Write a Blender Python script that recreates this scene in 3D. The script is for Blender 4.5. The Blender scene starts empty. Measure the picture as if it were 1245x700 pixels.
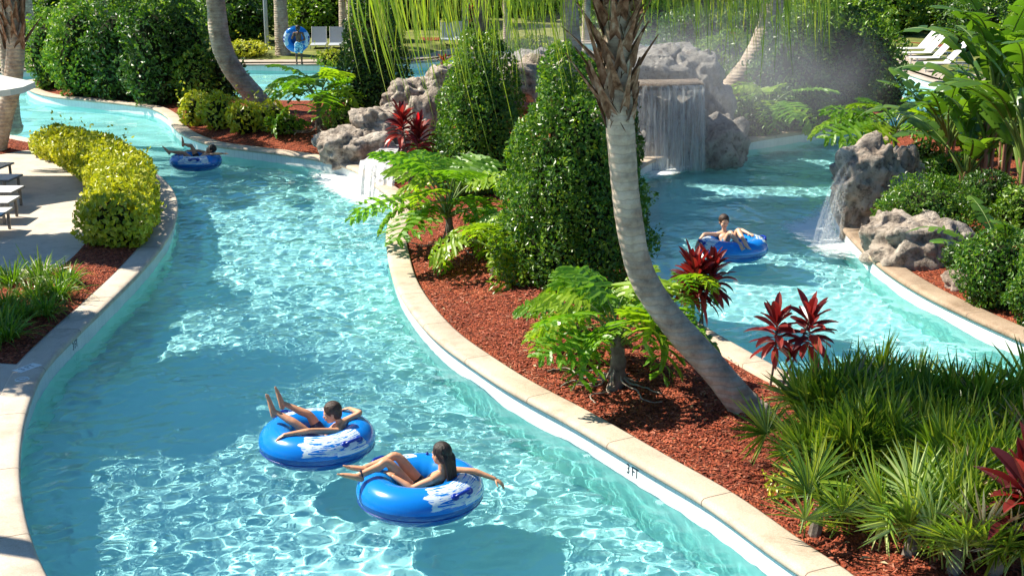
import bpy, math, numpy as np
from mathutils import Vector, Matrix, Euler, noise as mnoise
from mathutils.geometry import delaunay_2d_cdt
rad = math.radians
sc = bpy.context.scene
COL = sc.collection

# ------------------------------------------------------------------ camera
CAMZ, PITCH, FPX, PW, PH = 5.1, rad(15.3), 1550.0, 1245.0, 700.0
cam = bpy.data.cameras.new('camera'); cam_ob = bpy.data.objects.new('camera', cam); COL.objects.link(cam_ob)
cam.sensor_width = 36; cam.lens = 36 * FPX / PW; cam.clip_start = .1; cam.clip_end = 3000
cam_ob.location = (0, 0, CAMZ); cam_ob.rotation_euler = (math.pi / 2 - PITCH, 0, 0)
sc.camera = cam_ob
# ------------------------------------------------------------------ light
SUN_EL, SUN_AZ = rad(48), rad(-72)          # azimuth from +Y towards +X
world = bpy.data.worlds.new("World"); sc.world = world; world.use_nodes = True
wn = world.node_tree.nodes; sky = wn.new('ShaderNodeTexSky'); sky.sky_type = 'NISHITA'; sky.sun_disc = False
sky.sun_elevation = SUN_EL; sky.sun_rotation = SUN_AZ; sky.air_density = 1.0; sky.dust_density = 1.0; sky.ozone_density = 1.2
wt = wn.new('ShaderNodeVectorMath'); wt.operation = 'MULTIPLY'; wt.inputs[1].default_value = (.5, .86, 1.22)      # clear, deep blue sky
world.node_tree.links.new(sky.outputs[0], wt.inputs[0]); world.node_tree.links.new(wt.outputs[0], wn['Background'].inputs[0]); wn['Background'].inputs[1].default_value = .058
sun = bpy.data.lights.new('sun', 'SUN'); sun.energy = 5.0; sun.angle = rad(.5); sun.color = (1, .93, .79)
SUNV = Vector((math.sin(SUN_AZ) * math.cos(SUN_EL), math.cos(SUN_AZ) * math.cos(SUN_EL), math.sin(SUN_EL)))
sun_ob = bpy.data.objects.new('sun', sun); COL.objects.link(sun_ob); sun_ob.rotation_euler = SUNV.to_track_quat('Z', 'Y').to_euler()
sun_ob.location = SUNV * 60
sun.cycles.is_caustics_light = True
sc.view_settings.view_transform = 'Standard'; sc.view_settings.look = 'None'; sc.view_settings.exposure = 0.98; sc.view_settings.gamma = 1
cy = sc.cycles
cy.use_denoising = True; cy.max_bounces = 8; cy.diffuse_bounces = 3; cy.glossy_bounces = 3; cy.transmission_bounces = 5
cy.transparent_max_bounces = 12; cy.volume_bounces = 0; cy.sample_clamp_indirect = 6; cy.use_adaptive_sampling = True; cy.adaptive_threshold = .02
cy.volume_step_rate = 2

# ------------------------------------------------------------------ pixel -> world (photo pixels, 1245x700), used only to lay the plan out
Fv = np.array([0, math.cos(PITCH), -math.sin(PITCH)]); Uv = np.array([0, math.sin(PITCH), math.cos(PITCH)]); Rv = np.array([1., 0, 0]); Cv = np.array([0, 0, CAMZ])
def ray(px, py): return Fv + Rv * (px - PW / 2) / FPX + Uv * (PH / 2 - py) / FPX
def P(px, py, z=0.0):
    d = ray(px, py); return Cv + d * ((z - CAMZ) / d[2])
def PY(px, py, Y):
    d = ray(px, py); return Cv + d * (Y / d[1])

# ------------------------------------------------------------------ mesh helpers
class Geo:
    def __init__(s): s.v = []; s.f = []; s.m = []; s.n = 0
    def add(s, v, *faces, mi=0):
        v = np.asarray(v, float).reshape(-1, 3)
        for f in faces:
            f = np.asarray(f, int)
            if f.size: s.f.append(f + s.n); s.m.append(mi)
        s.v.append(v); s.n += len(v); return s
    def addgeo(s, g, M=None):
        for v in [np.concatenate(g.v)]:
            if M is not None:
                M = np.array(M); v = v @ M[:3, :3].T + M[:3, 3]
        for f, m in zip(g.f, g.m): s.f.append(f + s.n); s.m.append(m)
        s.v.append(v); s.n += len(v); return s
    def mesh(s, name, mats, smooth=False):
        me = bpy.data.meshes.new(name)
        v = np.concatenate(s.v); me.vertices.add(len(v)); me.vertices.foreach_set('co', v.ravel())
        li = np.concatenate([f.ravel() for f in s.f]); tot = np.concatenate([np.full(len(f), f.shape[1]) for f in s.f])
        mi = np.concatenate([np.full(len(f), m) for f, m in zip(s.f, s.m)])
        me.loops.add(len(li)); me.loops.foreach_set('vertex_index', li.astype(np.int32))
        me.polygons.add(len(tot)); me.polygons.foreach_set('loop_start', np.concatenate([[0], np.cumsum(tot)[:-1]]).astype(np.int32))
        me.polygons.foreach_set('material_index', mi.astype(np.int32))
        me.polygons.foreach_set('use_smooth', np.full(len(tot), smooth))
        for m in (mats if isinstance(mats, (list, tuple)) else [mats]): me.materials.append(m)
        me.update(calc_edges=True); me.validate(); return me
    def obj(s, name, mats, parent=None, smooth=False, loc=None):
        return link(name, s.mesh(name, mats, smooth), parent, loc)
def link(name, me, parent=None, loc=None):
    o = bpy.data.objects.new(name, me); COL.objects.link(o)
    if parent is not None: o.parent = parent
    if loc is not None: o.location = tuple(loc)
    return o
def tag(o, label=None, cat=None, group=None, kind=None):
    if label: o['label'] = label
    if cat: o['category'] = cat
    if group: o['group'] = group
    if kind: o['kind'] = kind
    return o
def thing(name, label, cat, loc=(0, 0, 0), rz=0, group=None):
    o = bpy.data.objects.new(name, None); COL.objects.link(o); o.location = tuple(loc); o.rotation_euler = (0, 0, rz); o.empty_display_size = .2
    return tag(o, label, cat, group)
def copy_tree(o, parent=None, loc=None, rz=None, label=None, scale=None):
    c = o.copy(); COL.objects.link(c); c.parent = parent
    if loc is not None: c.location = tuple(loc)
    if rz is not None: c.rotation_euler.z = rz
    if label: c['label'] = label
    if scale: c.scale = (scale,) * 3
    for ch in list(o.children): copy_tree(ch, c)
    return c
def nrm(a): a = np.asarray(a, float); return a / (np.linalg.norm(a, axis=-1, keepdims=True) + 1e-12)
def vnoise(p, scale, seed, n=10):
    r = np.random.default_rng(seed); out = 0
    for i in range(n):
        k = r.normal(size=3); k = k / np.linalg.norm(k) * (0.6 + .8 * r.random()) * 6.283 / scale
        out = out + np.sin(p @ k + r.random() * 6.283)
    return out / math.sqrt(n) * .9
def tube(geo, pts, radii, seg=10, wide=None, ratio=1.0, cap=True, mi=0):
    pts = np.asarray(pts, float); radii = np.asarray(radii, float) * np.ones(len(pts))
    T = np.gradient(pts, axis=0); T = nrm(T)
    a = np.array(wide if wide is not None else ([0, 0, 1] if abs(T[0][2]) < .8 else [0, 1, 0]), float)
    A = []
    for t in T:
        a = a - t * np.dot(a, t); a = a / (np.linalg.norm(a) + 1e-9); A.append(a)
    A = np.array(A); B = np.cross(T, A)
    if cap:
        th = [1.35, .9, .45]
        pre = [(pts[0] - T[0] * radii[0] * math.sin(x), radii[0] * math.cos(x), A[0], B[0]) for x in th]
        post = [(pts[-1] + T[-1] * radii[-1] * math.sin(x), radii[-1] * math.cos(x), A[-1], B[-1]) for x in th[::-1]]
        pts = np.array([p[0] for p in pre] + list(pts) + [p[0] for p in post])
        radii = np.array([p[1] for p in pre] + list(radii) + [p[1] for p in post])
        A = np.array([p[2] for p in pre] + list(A) + [p[2] for p in post]); B = np.array([p[3] for p in pre] + list(B) + [p[3] for p in post])
    n = len(pts); an = np.arange(seg) / seg * 6.28318
    V = pts[:, None] + radii[:, None, None] * (A[:, None] * ratio * np.cos(an)[None, :, None] + B[:, None] * np.sin(an)[None, :, None])
    I = np.arange(n * seg).reshape(n, seg); J = np.roll(I, -1, 1)
    q = np.stack([I[:-1], J[:-1], J[1:], I[1:]], -1).reshape(-1, 4)
    geo.add(V, q, I[0][::-1][None], I[-1][None], mi=mi); return geo
def smooth_path(pts, n=24):
    pts = np.asarray(pts, float); k = len(pts); t = np.linspace(0, k - 1, n); out = []
    for x in t:
        i = min(int(x), k - 2); f = x - i; p0 = pts[max(i - 1, 0)]; p1 = pts[i]; p2 = pts[i + 1]; p3 = pts[min(i + 2, k - 1)]
        out.append(.5 * ((2 * p1) + (-p0 + p2) * f + (2 * p0 - 5 * p1 + 4 * p2 - p3) * f * f + (-p0 + 3 * p1 - 3 * p2 + p3) * f ** 3))
    return np.array(out)
def box(geo, c, s, M=None, mi=0, bev=0):
    c = np.array(c, float); s = np.array(s, float) / 2
    v = np.array([[x, y, z] for x in (-1, 1) for y in (-1, 1) for z in (-1, 1)]) * s
    if M is not None: v = v @ np.array(M)[:3, :3].T
    geo.add(v + c, [[0, 1, 3, 2], [4, 6, 7, 5], [0, 4, 5, 1], [2, 3, 7, 6], [0, 2, 6, 4], [1, 5, 7, 3]], mi=mi); return geo
def ellipsoid(geo, c, r, M=None, nu=20, nv=12, mi=0):
    u = np.arange(nu) / nu * 6.28318; w = np.linspace(-1.5, 1.5, nv)
    V = np.stack([np.cos(w)[:, None] * np.cos(u), np.cos(w)[:, None] * np.sin(u), np.sin(w)[:, None] + 0 * u], -1) * np.array(r, float)
    V = V.reshape(-1, 3)
    if M is not None: V = V @ np.array(M)[:3, :3].T
    I = np.arange(nv * nu).reshape(nv, nu); J = np.roll(I, -1, 1)
    geo.add(V + np.array(c), np.stack([I[:-1], J[:-1], J[1:], I[1:]], -1).reshape(-1, 4), I[0][::-1][None], I[-1][None], mi=mi); return geo
def blades(geo, base, d, L, W, g, seg=4, prof=None, fold=0.0, rollr=0.0, rng=None, mi=0, side=None):
    """curved tapering strips, all at once"""
    base = np.asarray(base, float); d = nrm(d); n = len(base); L = np.ones(n) * L; W = np.ones(n) * W; g = np.ones(n) * g
    t = np.linspace(0, 1, seg + 1)
    P_ = base[:, None] + L[:, None, None] * (d[:, None] * (t - .35 * np.clip(g, 0, 1)[:, None] * t ** 2)[:, :, None] + np.array([0, 0, -1.]) * (g[:, None] * t ** 2)[:, :, None])
    s = np.cross(d, [0, 0, 1.]) if side is None else np.asarray(side, float); s = nrm(s + 1e-6)
    if rollr and rng is not None:
        up = np.cross(s, d); a = rng.normal(0, rollr, n)[:, None]; s = s * np.cos(a) + up * np.sin(a)
    w = (np.interp(t, [0, .12, .45, .8, 1], [.35, .8, 1, .6, .03]) if prof is None else prof(t))
    off = s[:, None] * (W[:, None] * w)[:, :, None] * .5
    T = nrm(np.gradient(P_, axis=1)); up = np.cross(s[:, None], T)
    if fold:
        V = np.stack([P_ - off + up * (W[:, None] * w * fold)[:, :, None], P_, P_ + off + up * (W[:, None] * w * fold)[:, :, None]], 2); k = 3
    else:
        V = np.stack([P_ - off, P_ + off], 2); k = 2
    I = np.arange(n * (seg + 1) * k).reshape(n, seg + 1, k)
    q = np.concatenate([np.stack([I[:, :-1, j], I[:, :-1, j + 1], I[:, 1:, j + 1], I[:, 1:, j]], -1).reshape(-1, 4) for j in range(k - 1)])
    geo.add(V, q, mi=mi); return geo
def leafcloud(geo, c, d, size, rng, wr=.5, fold=.25, mi=0, face=None):
    """one small folded leaf per centre"""
    n = len(c); d = nrm(d); r = rng.normal(size=(n, 3)) if face is None else face; s = nrm(np.cross(d, r)); up = np.cross(s, d)
    size = np.ones(n) * size; S = size[:, None]
    b = c - d * S * .5; t = c + d * S * .5; l = c + s * S * wr * .5 + up * S * fold * .5 - d * S * .05; rr = c - s * S * wr * .5 + up * S * fold * .5 - d * S * .05
    V = np.stack([b, l, t, rr], 1); I = np.arange(n * 4).reshape(n, 4)
    geo.add(V, np.concatenate([I[:, [0, 1, 2]], I[:, [0, 2, 3]]]), mi=mi); return geo

# ------------------------------------------------------------------ materials
def newmat(name):
    m = bpy.data.materials.new(name); m.use_nodes = True; nt = m.node_tree; b = nt.nodes['Principled BSDF']; return m, nt, b
def nd(nt, t, **kw):
    n = nt.nodes.new(t)
    for k, v in kw.items():
        if k in n.inputs.keys(): n.inputs[k].default_value = v
        else: setattr(n, k, v)
    return n
def ramp(nt, fac, stops):
    r = nt.nodes.new('ShaderNodeValToRGB'); e = r.color_ramp.elements
    e[0].position, e[0].color = stops[0][0], (*stops[0][1], 1); e[1].position, e[1].color = stops[-1][0], (*stops[-1][1], 1)
    for p, c in stops[1:-1]:
        x = e.new(p); x.color = (*c, 1)
    nt.links.new(fac, r.inputs[0]); return r.outputs[0]
def bump(nt, b, h, strength=.3, dist=.02):
    n = nd(nt, 'ShaderNodeBump'); n.inputs['Strength'].default_value = strength; n.inputs['Distance'].default_value = dist
    nt.links.new(h, n.inputs['Height']); nt.links.new(n.outputs[0], b.inputs['Normal']); return n
def texco(nt, kind='Object', scale=None):
    t = nt.nodes.new('ShaderNodeTexCoord').outputs[kind]
    if scale is None: return t
    mp = nt.nodes.new('ShaderNodeMapping'); mp.inputs['Scale'].default_value = scale; nt.links.new(t, mp.inputs[0]); return mp.outputs[0]
def noise(nt, co, scale, detail=4, rough=.6):
    n = nd(nt, 'ShaderNodeTexNoise'); n.inputs['Scale'].default_value = scale; n.inputs['Detail'].default_value = detail; n.inputs['Roughness'].default_value = rough
    nt.links.new(co, n.inputs['Vector']); return n.outputs['Fac']
def mixc(nt, f, a, b, mode='MIX'):
    m = nt.nodes.new('ShaderNodeMix'); m.data_type = 'RGBA'; m.blend_type = mode
    for s, v in ((0, f), (6, a), (7, b)):
        if isinstance(v, (int, float)): m.inputs[s].default_value = v
        elif isinstance(v, tuple): m.inputs[s].default_value = (*v, 1)
        else: nt.links.new(v, m.inputs[s])
    return m.outputs[2]
def math_(nt, op, a, b=None):
    m = nt.nodes.new('ShaderNodeMath'); m.operation = op
    for i, v in enumerate((a, b)):
        if v is None: continue
        if isinstance(v, (int, float)): m.inputs[i].default_value = v
        else: nt.links.new(v, m.inputs[i])
    return m.outputs[0]
def noisy(name, cols, scale, rough=.8, bs=.3, bd=.02, detail=6, spec=.3, co='Object', stretch=None):
    m, nt, b = newmat(name); c = texco(nt, co, stretch); n = noise(nt, c, scale, detail, .65)
    k = len(cols); col = ramp(nt, n, [(.3 + .4 * i / (k - 1), c_) for i, c_ in enumerate(cols)])
    nt.links.new(col, b.inputs['Base Color']); b.inputs['Roughness'].default_value = rough; b.inputs['Specular IOR Level'].default_value = spec
    if bs: bump(nt, b, n, bs, bd)
    return m
def leafmat(name, cols, rough=.38, trans=.28, spec=.5, tcol=None, patch=.6):
    m, nt, b = newmat(name); g = nt.nodes.new('ShaderNodeNewGeometry'); n = noise(nt, texco(nt), 1.7, 2)
    f = math_(nt, 'ADD', math_(nt, 'MULTIPLY', g.outputs['Random Per Island'], .7), math_(nt, 'MULTIPLY', math_(nt, 'SUBTRACT', n, .5), patch))
    f = math_(nt, 'ADD', f, .15)
    k = len(cols); col = ramp(nt, f, [(.05 + .9 * i / (k - 1), c) for i, c in enumerate(cols)])
    nt.links.new(col, b.inputs['Base Color']); b.inputs['Roughness'].default_value = rough; b.inputs['Specular IOR Level'].default_value = spec
    tr = nt.nodes.new('ShaderNodeBsdfTranslucent'); nt.links.new(mixc(nt, 1.0, col, tcol or (2.2, 2.3, .8), 'MULTIPLY'), tr.inputs[0])
    mx = nt.nodes.new('ShaderNodeMixShader'); mx.inputs[0].default_value = trans
    nt.links.new(b.outputs[0], mx.inputs[1]); nt.links.new(tr.outputs[0], mx.inputs[2]); nt.links.new(mx.outputs[0], nt.nodes['Material Output'].inputs[0]); return m
def plain(name, col, rough=.5, spec=.5, metal=0):
    m, nt, b = newmat(name); b.inputs['Base Color'].default_value = (*col, 1); b.inputs['Roughness'].default_value = rough
    b.inputs['Specular IOR Level'].default_value = spec; b.inputs['Metallic'].default_value = metal; return m

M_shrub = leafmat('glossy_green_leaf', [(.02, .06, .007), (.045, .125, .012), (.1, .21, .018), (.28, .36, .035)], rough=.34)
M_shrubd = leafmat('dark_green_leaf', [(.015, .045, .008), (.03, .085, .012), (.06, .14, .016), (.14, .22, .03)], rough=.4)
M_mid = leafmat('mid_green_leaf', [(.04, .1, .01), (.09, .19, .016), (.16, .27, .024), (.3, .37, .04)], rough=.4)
M_yel = leafmat('yellow_green_leaf', [(.17, .24, .014), (.38, .42, .022), (.54, .54, .035), (.68, .62, .07)], rough=.38, trans=.25, tcol=(1.5, 1.5, .6))
M_core = plain('shade_dark_core', (.018, .024, .008), .9, .1)  # solid shrub core, near-black green painted in for the shade between leaves
M_palm = leafmat('palm_leaflet', [(.06, .11, .012), (.14, .21, .018), (.25, .31, .03), (.42, .4, .07)], rough=.35, trans=.42)
M_phil = leafmat('philodendron_leaf', [(.07, .17, .012), (.12, .26, .018), (.2, .34, .025)], rough=.42, trans=.35)
M_phily = leafmat('philodendron_young_leaf', [(.14, .24, .014), (.22, .34, .02), (.3, .4, .03)], rough=.35, trans=.35)
M_palmetto = leafmat('palmetto_leaf', [(.035, .085, .01), (.09, .17, .015), (.19, .27, .02), (.38, .4, .06)], rough=.35, trans=.25)
M_silver = leafmat('silvery_palmetto_leaf', [(.14, .24, .06), (.24, .35, .1), (.36, .44, .16), (.5, .54, .24)], rough=.35, trans=.2)
M_red = leafmat('cordyline_leaf', [(.05, .01, .012), (.13, .018, .018), (.24, .035, .028), (.42, .09, .06)], rough=.32, trans=.3, tcol=(2., .7, .7))
M_redhot = leafmat('cordyline_young_leaf', [(.5, .01, .03), (.65, .03, .05)], rough=.35, trans=.4, tcol=(1.6, .5, .5))
M_banana = leafmat('paddle_leaf', [(.04, .1, .012), (.08, .17, .016), (.15, .26, .03)], rough=.34, trans=.35)
M_strap = leafmat('strap_leaf', [(.04, .12, .01), (.09, .2, .015), (.16, .27, .02), (.3, .34, .06)], rough=.35)
M_grass = leafmat('lawn_grass', [(.08, .15, .015), (.16, .24, .02), (.25, .3, .03)], rough=.6, spec=.2)
M_bark = noisy('grey_brown_bark', [(.06, .045, .035), (.16, .13, .1), (.26, .22, .18)], 7, .9, .6, .03)
M_boot = noisy('old_frond_base', [(.04, .018, .01), (.14, .065, .033), (.27, .16, .1), (.42, .33, .26)], 5, .9, .5, .02, stretch=(3, 3, .6))
M_fibre = noisy('palm_fibre', [(.03, .015, .008), (.1, .05, .025), (.2, .11, .06)], 16, 1, .6, .02, stretch=(2, 2, .5))
M_root = noisy('pale_root', [(.2, .15, .11), (.42, .36, .29)], 12, .9, .4, .01)
M_stalk = plain('green_stalk', (.13, .2, .03), .45)
M_caneR = plain('pinkish_cane', (.32, .15, .09), .6)

def trunk_mat():
    m, nt, b = newmat('ringed_palm_trunk'); co = texco(nt)
    w = nd(nt, 'ShaderNodeTexWave'); w.wave_type = 'BANDS'; w.bands_direction = 'Z'; w.inputs['Scale'].default_value = 3.4; w.inputs['Distortion'].default_value = 2.6; w.inputs['Detail'].default_value = 3; w.inputs['Detail Scale'].default_value = 2.2
    nt.links.new(co, w.inputs[0]); n = noise(nt, co, 4, 7, .7); n2 = noise(nt, texco(nt, 'Object', (1, 1, .35)), 22, 4)
    c = ramp(nt, n, [(.28, (.16, .105, .07)), (.42, (.33, .255, .19)), (.55, (.45, .37, .28)), (.68, (.56, .47, .37))])
    c = mixc(nt, ramp(nt, w.outputs['Fac'], [(.0, (.42, .42, .42)), (.1, (0, 0, 0))]), c, (.2, .17, .14))
    blot = noise(nt, co, 2.3, 3); c = mixc(nt, ramp(nt, blot, [(.62, (0, 0, 0)), (.7, (.55, .55, .55))]), c, (.17, .13, .1))
    nt.links.new(c, b.inputs['Base Color']); b.inputs['Roughness'].default_value = .9; b.inputs['Specular IOR Level'].default_value = .2
    h = math_(nt, 'ADD', math_(nt, 'MULTIPLY', w.outputs['Fac'], .5), math_(nt, 'ADD', math_(nt, 'MULTIPLY', n2, .3), math_(nt, 'MULTIPLY', n, .4))); bump(nt, b, h, .6, .03); return m
M_trunk = trunk_mat()

def mulch_mat():
    m, nt, b = newmat('red_bark_mulch'); co = texco(nt)
    v = nd(nt, 'ShaderNodeTexVoronoi'); v.inputs['Scale'].default_value = 38; nt.links.new(texco(nt, 'Object', (1, .55, 1)), v.inputs['Vector'])
    sep = nt.nodes.new('ShaderNodeSeparateColor'); nt.links.new(v.outputs['Color'], sep.inputs[0])
    c = ramp(nt, sep.outputs[0], [(0, (.05, .012, .008)), (.35, (.17, .03, .014)), (.7, (.31, .06, .025)), (1, (.46, .14, .07))])
    big = noise(nt, co, .8, 4); c = mixc(nt, math_(nt, 'MULTIPLY', big, .5), c, (.15, .05, .022))
    nt.links.new(c, b.inputs['Base Color']); b.inputs['Roughness'].default_value = .9; b.inputs['Specular IOR Level'].default_value = .15
    bump(nt, b, v.outputs['Distance'], .9, .03); return m
M_mulch = mulch_mat()
M_chip = leafmat('mulch_chip', [(.06, .02, .012), (.17, .045, .024), (.3, .06, .03), (.36, .085, .04), (.52, .26, .17)], rough=.75, trans=0, spec=.25, patch=.25)

def concrete_mat(name, cols, joint=0):
    m, nt, b = newmat(name); co = texco(nt); n = noise(nt, co, 1.1, 6, .65); n2 = noise(nt, co, 90, 3)
    k = len(cols); c = ramp(nt, n, [(.3 + .4 * i / (k - 1), x) for i, x in enumerate(cols)])
    c = mixc(nt, .22, c, ramp(nt, n2, [(.35, (.2, .17, .14)), (.65, (.75, .68, .58))]))
    if joint:
        uv = nt.nodes.new('ShaderNodeUVMap'); s = nt.nodes.new('ShaderNodeSeparateXYZ'); nt.links.new(uv.outputs[0], s.inputs[0])
        f = math_(nt, 'FRACT', math_(nt, 'DIVIDE', s.outputs[0], joint)); j = math_(nt, 'LESS_THAN', math_(nt, 'ABSOLUTE', math_(nt, 'SUBTRACT', f, .5)), .0045)
        c = mixc(nt, j, c, (.17, .13, .1))
    st = noise(nt, co, 2.6, 7, .75); c = mixc(nt, ramp(nt, st, [(.5, (0, 0, 0)), (.66, (.5, .5, .5))]), c, tuple(x * .62 for x in cols[0]))
    nt.links.new(c, b.inputs['Base Color']); b.inputs['Roughness'].default_value = .85; b.inputs['Specular IOR Level'].default_value = .25
    bump(nt, b, n2, .15, .004); return m
M_cop = concrete_mat('tan_coping', [(.43, .32, .225), (.54, .42, .31), (.61, .5, .38)], 1.52)
M_copL = concrete_mat('sand_coping', [(.5, .4, .3), (.6, .5, .39), (.66, .56, .44)], 1.52)
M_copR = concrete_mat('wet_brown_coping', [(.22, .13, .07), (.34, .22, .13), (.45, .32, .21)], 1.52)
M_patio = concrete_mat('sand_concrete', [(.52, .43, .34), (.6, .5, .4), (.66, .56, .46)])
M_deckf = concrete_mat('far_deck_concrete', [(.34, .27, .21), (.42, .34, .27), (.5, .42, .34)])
def tile_mat():
    m, nt, b = newmat('white_waterline_tile'); uv = nt.nodes.new('ShaderNodeUVMap'); s = nt.nodes.new('ShaderNodeSeparateXYZ'); nt.links.new(uv.outputs[0], s.inputs[0])
    f = math_(nt, 'ABSOLUTE', math_(nt, 'SUBTRACT', math_(nt, 'FRACT', math_(nt, 'DIVIDE', s.outputs[0], .152)), .5))
    j = math_(nt, 'GREATER_THAN', f, .485); n = noise(nt, texco(nt), 3, 4)
    c = ramp(nt, n, [(.3, (.72, .76, .72)), (.6, (.82, .83, .8))]); c = mixc(nt, j, c, (.5, .52, .48))
    nt.links.new(c, b.inputs['Base Color']); b.inputs['Roughness'].default_value = .22; return m
M_tile = tile_mat()
M_plaster = noisy('pool_plaster', [(.34, .68, .6), (.42, .74, .66), (.5, .78, .72)], 1.2, .7, .15, .01)
M_floor = noisy('pool_floor_plaster', [(.6, .79, .78), (.65, .83, .81), (.7, .86, .84)], .5, .8, .1, .01)

def water_mat():
    m = bpy.data.materials.new('pool_water'); m.use_nodes = True; nt = m.node_tree; nt.nodes.clear()
    g = nt.nodes.new('ShaderNodeBsdfGlass'); g.inputs['Color'].default_value = (.71, .945, .97, 1); g.inputs['Roughness'].default_value = 0; g.inputs['IOR'].default_value = 1.33
    o = nt.nodes.new('ShaderNodeOutputMaterial'); nt.links.new(g.outputs[0], o.inputs[0]); return m
M_water = water_mat()
def foam_mat(name, scale, lo, hi, stretch=None, radial=True, col=(.85, .9, .9), maxa=1.0, trans=.0):
    m, nt, b = newmat(name); n = noise(nt, texco(nt, 'Object', stretch), scale, 6, .7)
    if radial:
        at = nd(nt, 'ShaderNodeAttribute', attribute_name='edge'); n = math_(nt, 'ADD', n, math_(nt, 'MULTIPLY', math_(nt, 'SUBTRACT', at.outputs['Fac'], .5), .55))
    a = ramp(nt, n, [(lo, (0, 0, 0)), (hi, (maxa,) * 3)])
    b.inputs['Base Color'].default_value = (*col, 1); b.inputs['Roughness'].default_value = .5
    tr = nt.nodes.new('ShaderNodeBsdfTransparent'); mx = nt.nodes.new('ShaderNodeMixShader')
    src = b.outputs[0]
    if trans:
        tl = nt.nodes.new('ShaderNodeBsdfTranslucent'); tl.inputs[0].default_value = (*col, 1); m2 = nt.nodes.new('ShaderNodeMixShader'); m2.inputs[0].default_value = trans
        nt.links.new(b.outputs[0], m2.inputs[1]); nt.links.new(tl.outputs[0], m2.inputs[2]); src = m2.outputs[0]
    nt.links.new(a, mx.inputs[0]); nt.links.new(tr.outputs[0], mx.inputs[1]); nt.links.new(src, mx.inputs[2]); nt.links.new(mx.outputs[0], nt.nodes['Material Output'].inputs[0]); return m
M_foam = foam_mat('foam', 6, .36, .66, maxa=.92)
M_fall = foam_mat('falling_water', 1.6, .36, .75, (7, 7, .35), False, (.75, .8, .82), .8, .5)
M_fall2 = foam_mat('splashing_water', 3, .34, .6, (3, 3, .8), False, (.85, .87, .87), 1, .3)
M_spray = foam_mat('fine_spray', 11, .44, .7, (4, 4, .9), False, (.85, .88, .88), .24, .4)

def rock_mat(name, cols, wet=.75):
    m, nt, b = newmat(name); co = texco(nt); n = noise(nt, co, 1.6, 8, .68); n2 = noise(nt, co, 7, 8, .75)
    v = nd(nt, 'ShaderNodeTexVoronoi'); v.inputs['Scale'].default_value = 6; nt.links.new(co, v.inputs['Vector']); gm = nt.nodes.new('ShaderNodeNewGeometry')
    c = ramp(nt, n, [(.3 + .4 * i / (len(cols) - 1), x) for i, x in enumerate(cols)]); c = mixc(nt, ramp(nt, n2, [(.36, (.85, .85, .85)), (.52, (0, 0, 0))]), c, (.055, .042, .033))
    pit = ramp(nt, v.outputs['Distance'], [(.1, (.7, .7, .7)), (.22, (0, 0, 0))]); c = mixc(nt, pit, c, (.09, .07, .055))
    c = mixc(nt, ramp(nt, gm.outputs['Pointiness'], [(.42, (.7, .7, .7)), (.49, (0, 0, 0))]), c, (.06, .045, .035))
    st = noise(nt, texco(nt, 'Object', (5, 5, .5)), 1.2, 4); c = mixc(nt, ramp(nt, st, [(.52, (0, 0, 0)), (.68, (.5, .5, .5))]), c, (.12, .085, .06))
    nt.links.new(c, b.inputs['Base Color']); b.inputs['Roughness'].default_value = wet
    h = math_(nt, 'ADD', math_(nt, 'ADD', n2, math_(nt, 'MULTIPLY', n, .8)), math_(nt, 'MULTIPLY', ramp(nt, v.outputs['Distance'], [(.0, (0, 0, 0)), (.28, (1, 1, 1))]), .5)); bump(nt, b, h, 1, .09); return m
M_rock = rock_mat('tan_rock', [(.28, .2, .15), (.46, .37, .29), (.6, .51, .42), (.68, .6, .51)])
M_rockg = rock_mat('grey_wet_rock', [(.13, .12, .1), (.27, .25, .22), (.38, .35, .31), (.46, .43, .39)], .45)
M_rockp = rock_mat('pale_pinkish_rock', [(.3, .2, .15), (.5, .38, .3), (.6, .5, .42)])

# ------------------------------------------------------------------ plan of the banks
def world_curve(px, z=.26, closed=False, step=.16, far=()):
    pts = [P(x, y, z)[:2] for x, y in px]
    return pts
def resample(pts, step=.16, closed=False):
    pts = np.asarray(pts, float); out = []; n = len(pts); rngi = range(n if closed else n - 1)
    for i in rngi:
        g = (lambda k: pts[k % n]) if closed else (lambda k: pts[min(max(k, 0), n - 1)])
        p0, p1, p2, p3 = g(i - 1), g(i), g(i + 1), g(i + 2); L = np.linalg.norm(p2 - p1)
        t0, t1, t2 = [max(np.linalg.norm(a - b), 1e-3) ** .5 for a, b in ((p0, p1), (p1, p2), (p2, p3))]
        m1 = (p1 - p0) / t0 - (p2 - p0) / (t0 + t1) + (p2 - p1) / t1 if t0 > .05 else (p2 - p1) / t1
        m2 = (p2 - p1) / t1 - (p3 - p1) / (t1 + t2) + (p3 - p2) / t2 if t2 > .05 else (p2 - p1) / t1
        m1 = m1 * t1; m2 = m2 * t1; k = max(2, int(L / step))
        for j in range(k):
            u = j / k; out.append((2 * u**3 - 3 * u**2 + 1) * p1 + (u**3 - 2 * u**2 + u) * m1 + (-2 * u**3 + 3 * u**2) * p2 + (u**3 - u**2) * m2)
    if not closed: out.append(pts[-1])
    return np.array(out)
def inset(c, d, closed=True):
    T = nrm((np.roll(c, -1, 0) - np.roll(c, 1, 0))) if closed else nrm(np.gradient(c, axis=0))
    N = np.stack([-T[:, 1], T[:, 0]], -1); a = .5 * np.sum(c[:, 0] * np.roll(c[:, 1], -1) - np.roll(c[:, 0], -1) * c[:, 1])
    return c + N * d * (1 if a > 0 else -1)
Lpx = [(115, 800), (52, 700), (30, 645), (20, 592), (20, 545), (29, 497), (51, 446), (86, 408), (130, 366), (172, 324), (201, 288), (212, 262), (213, 243), (205, 226), (188, 210), (150, 192), (100, 179), (45, 170), (10, 164), (-70, 160), (-250, 158)]
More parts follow.
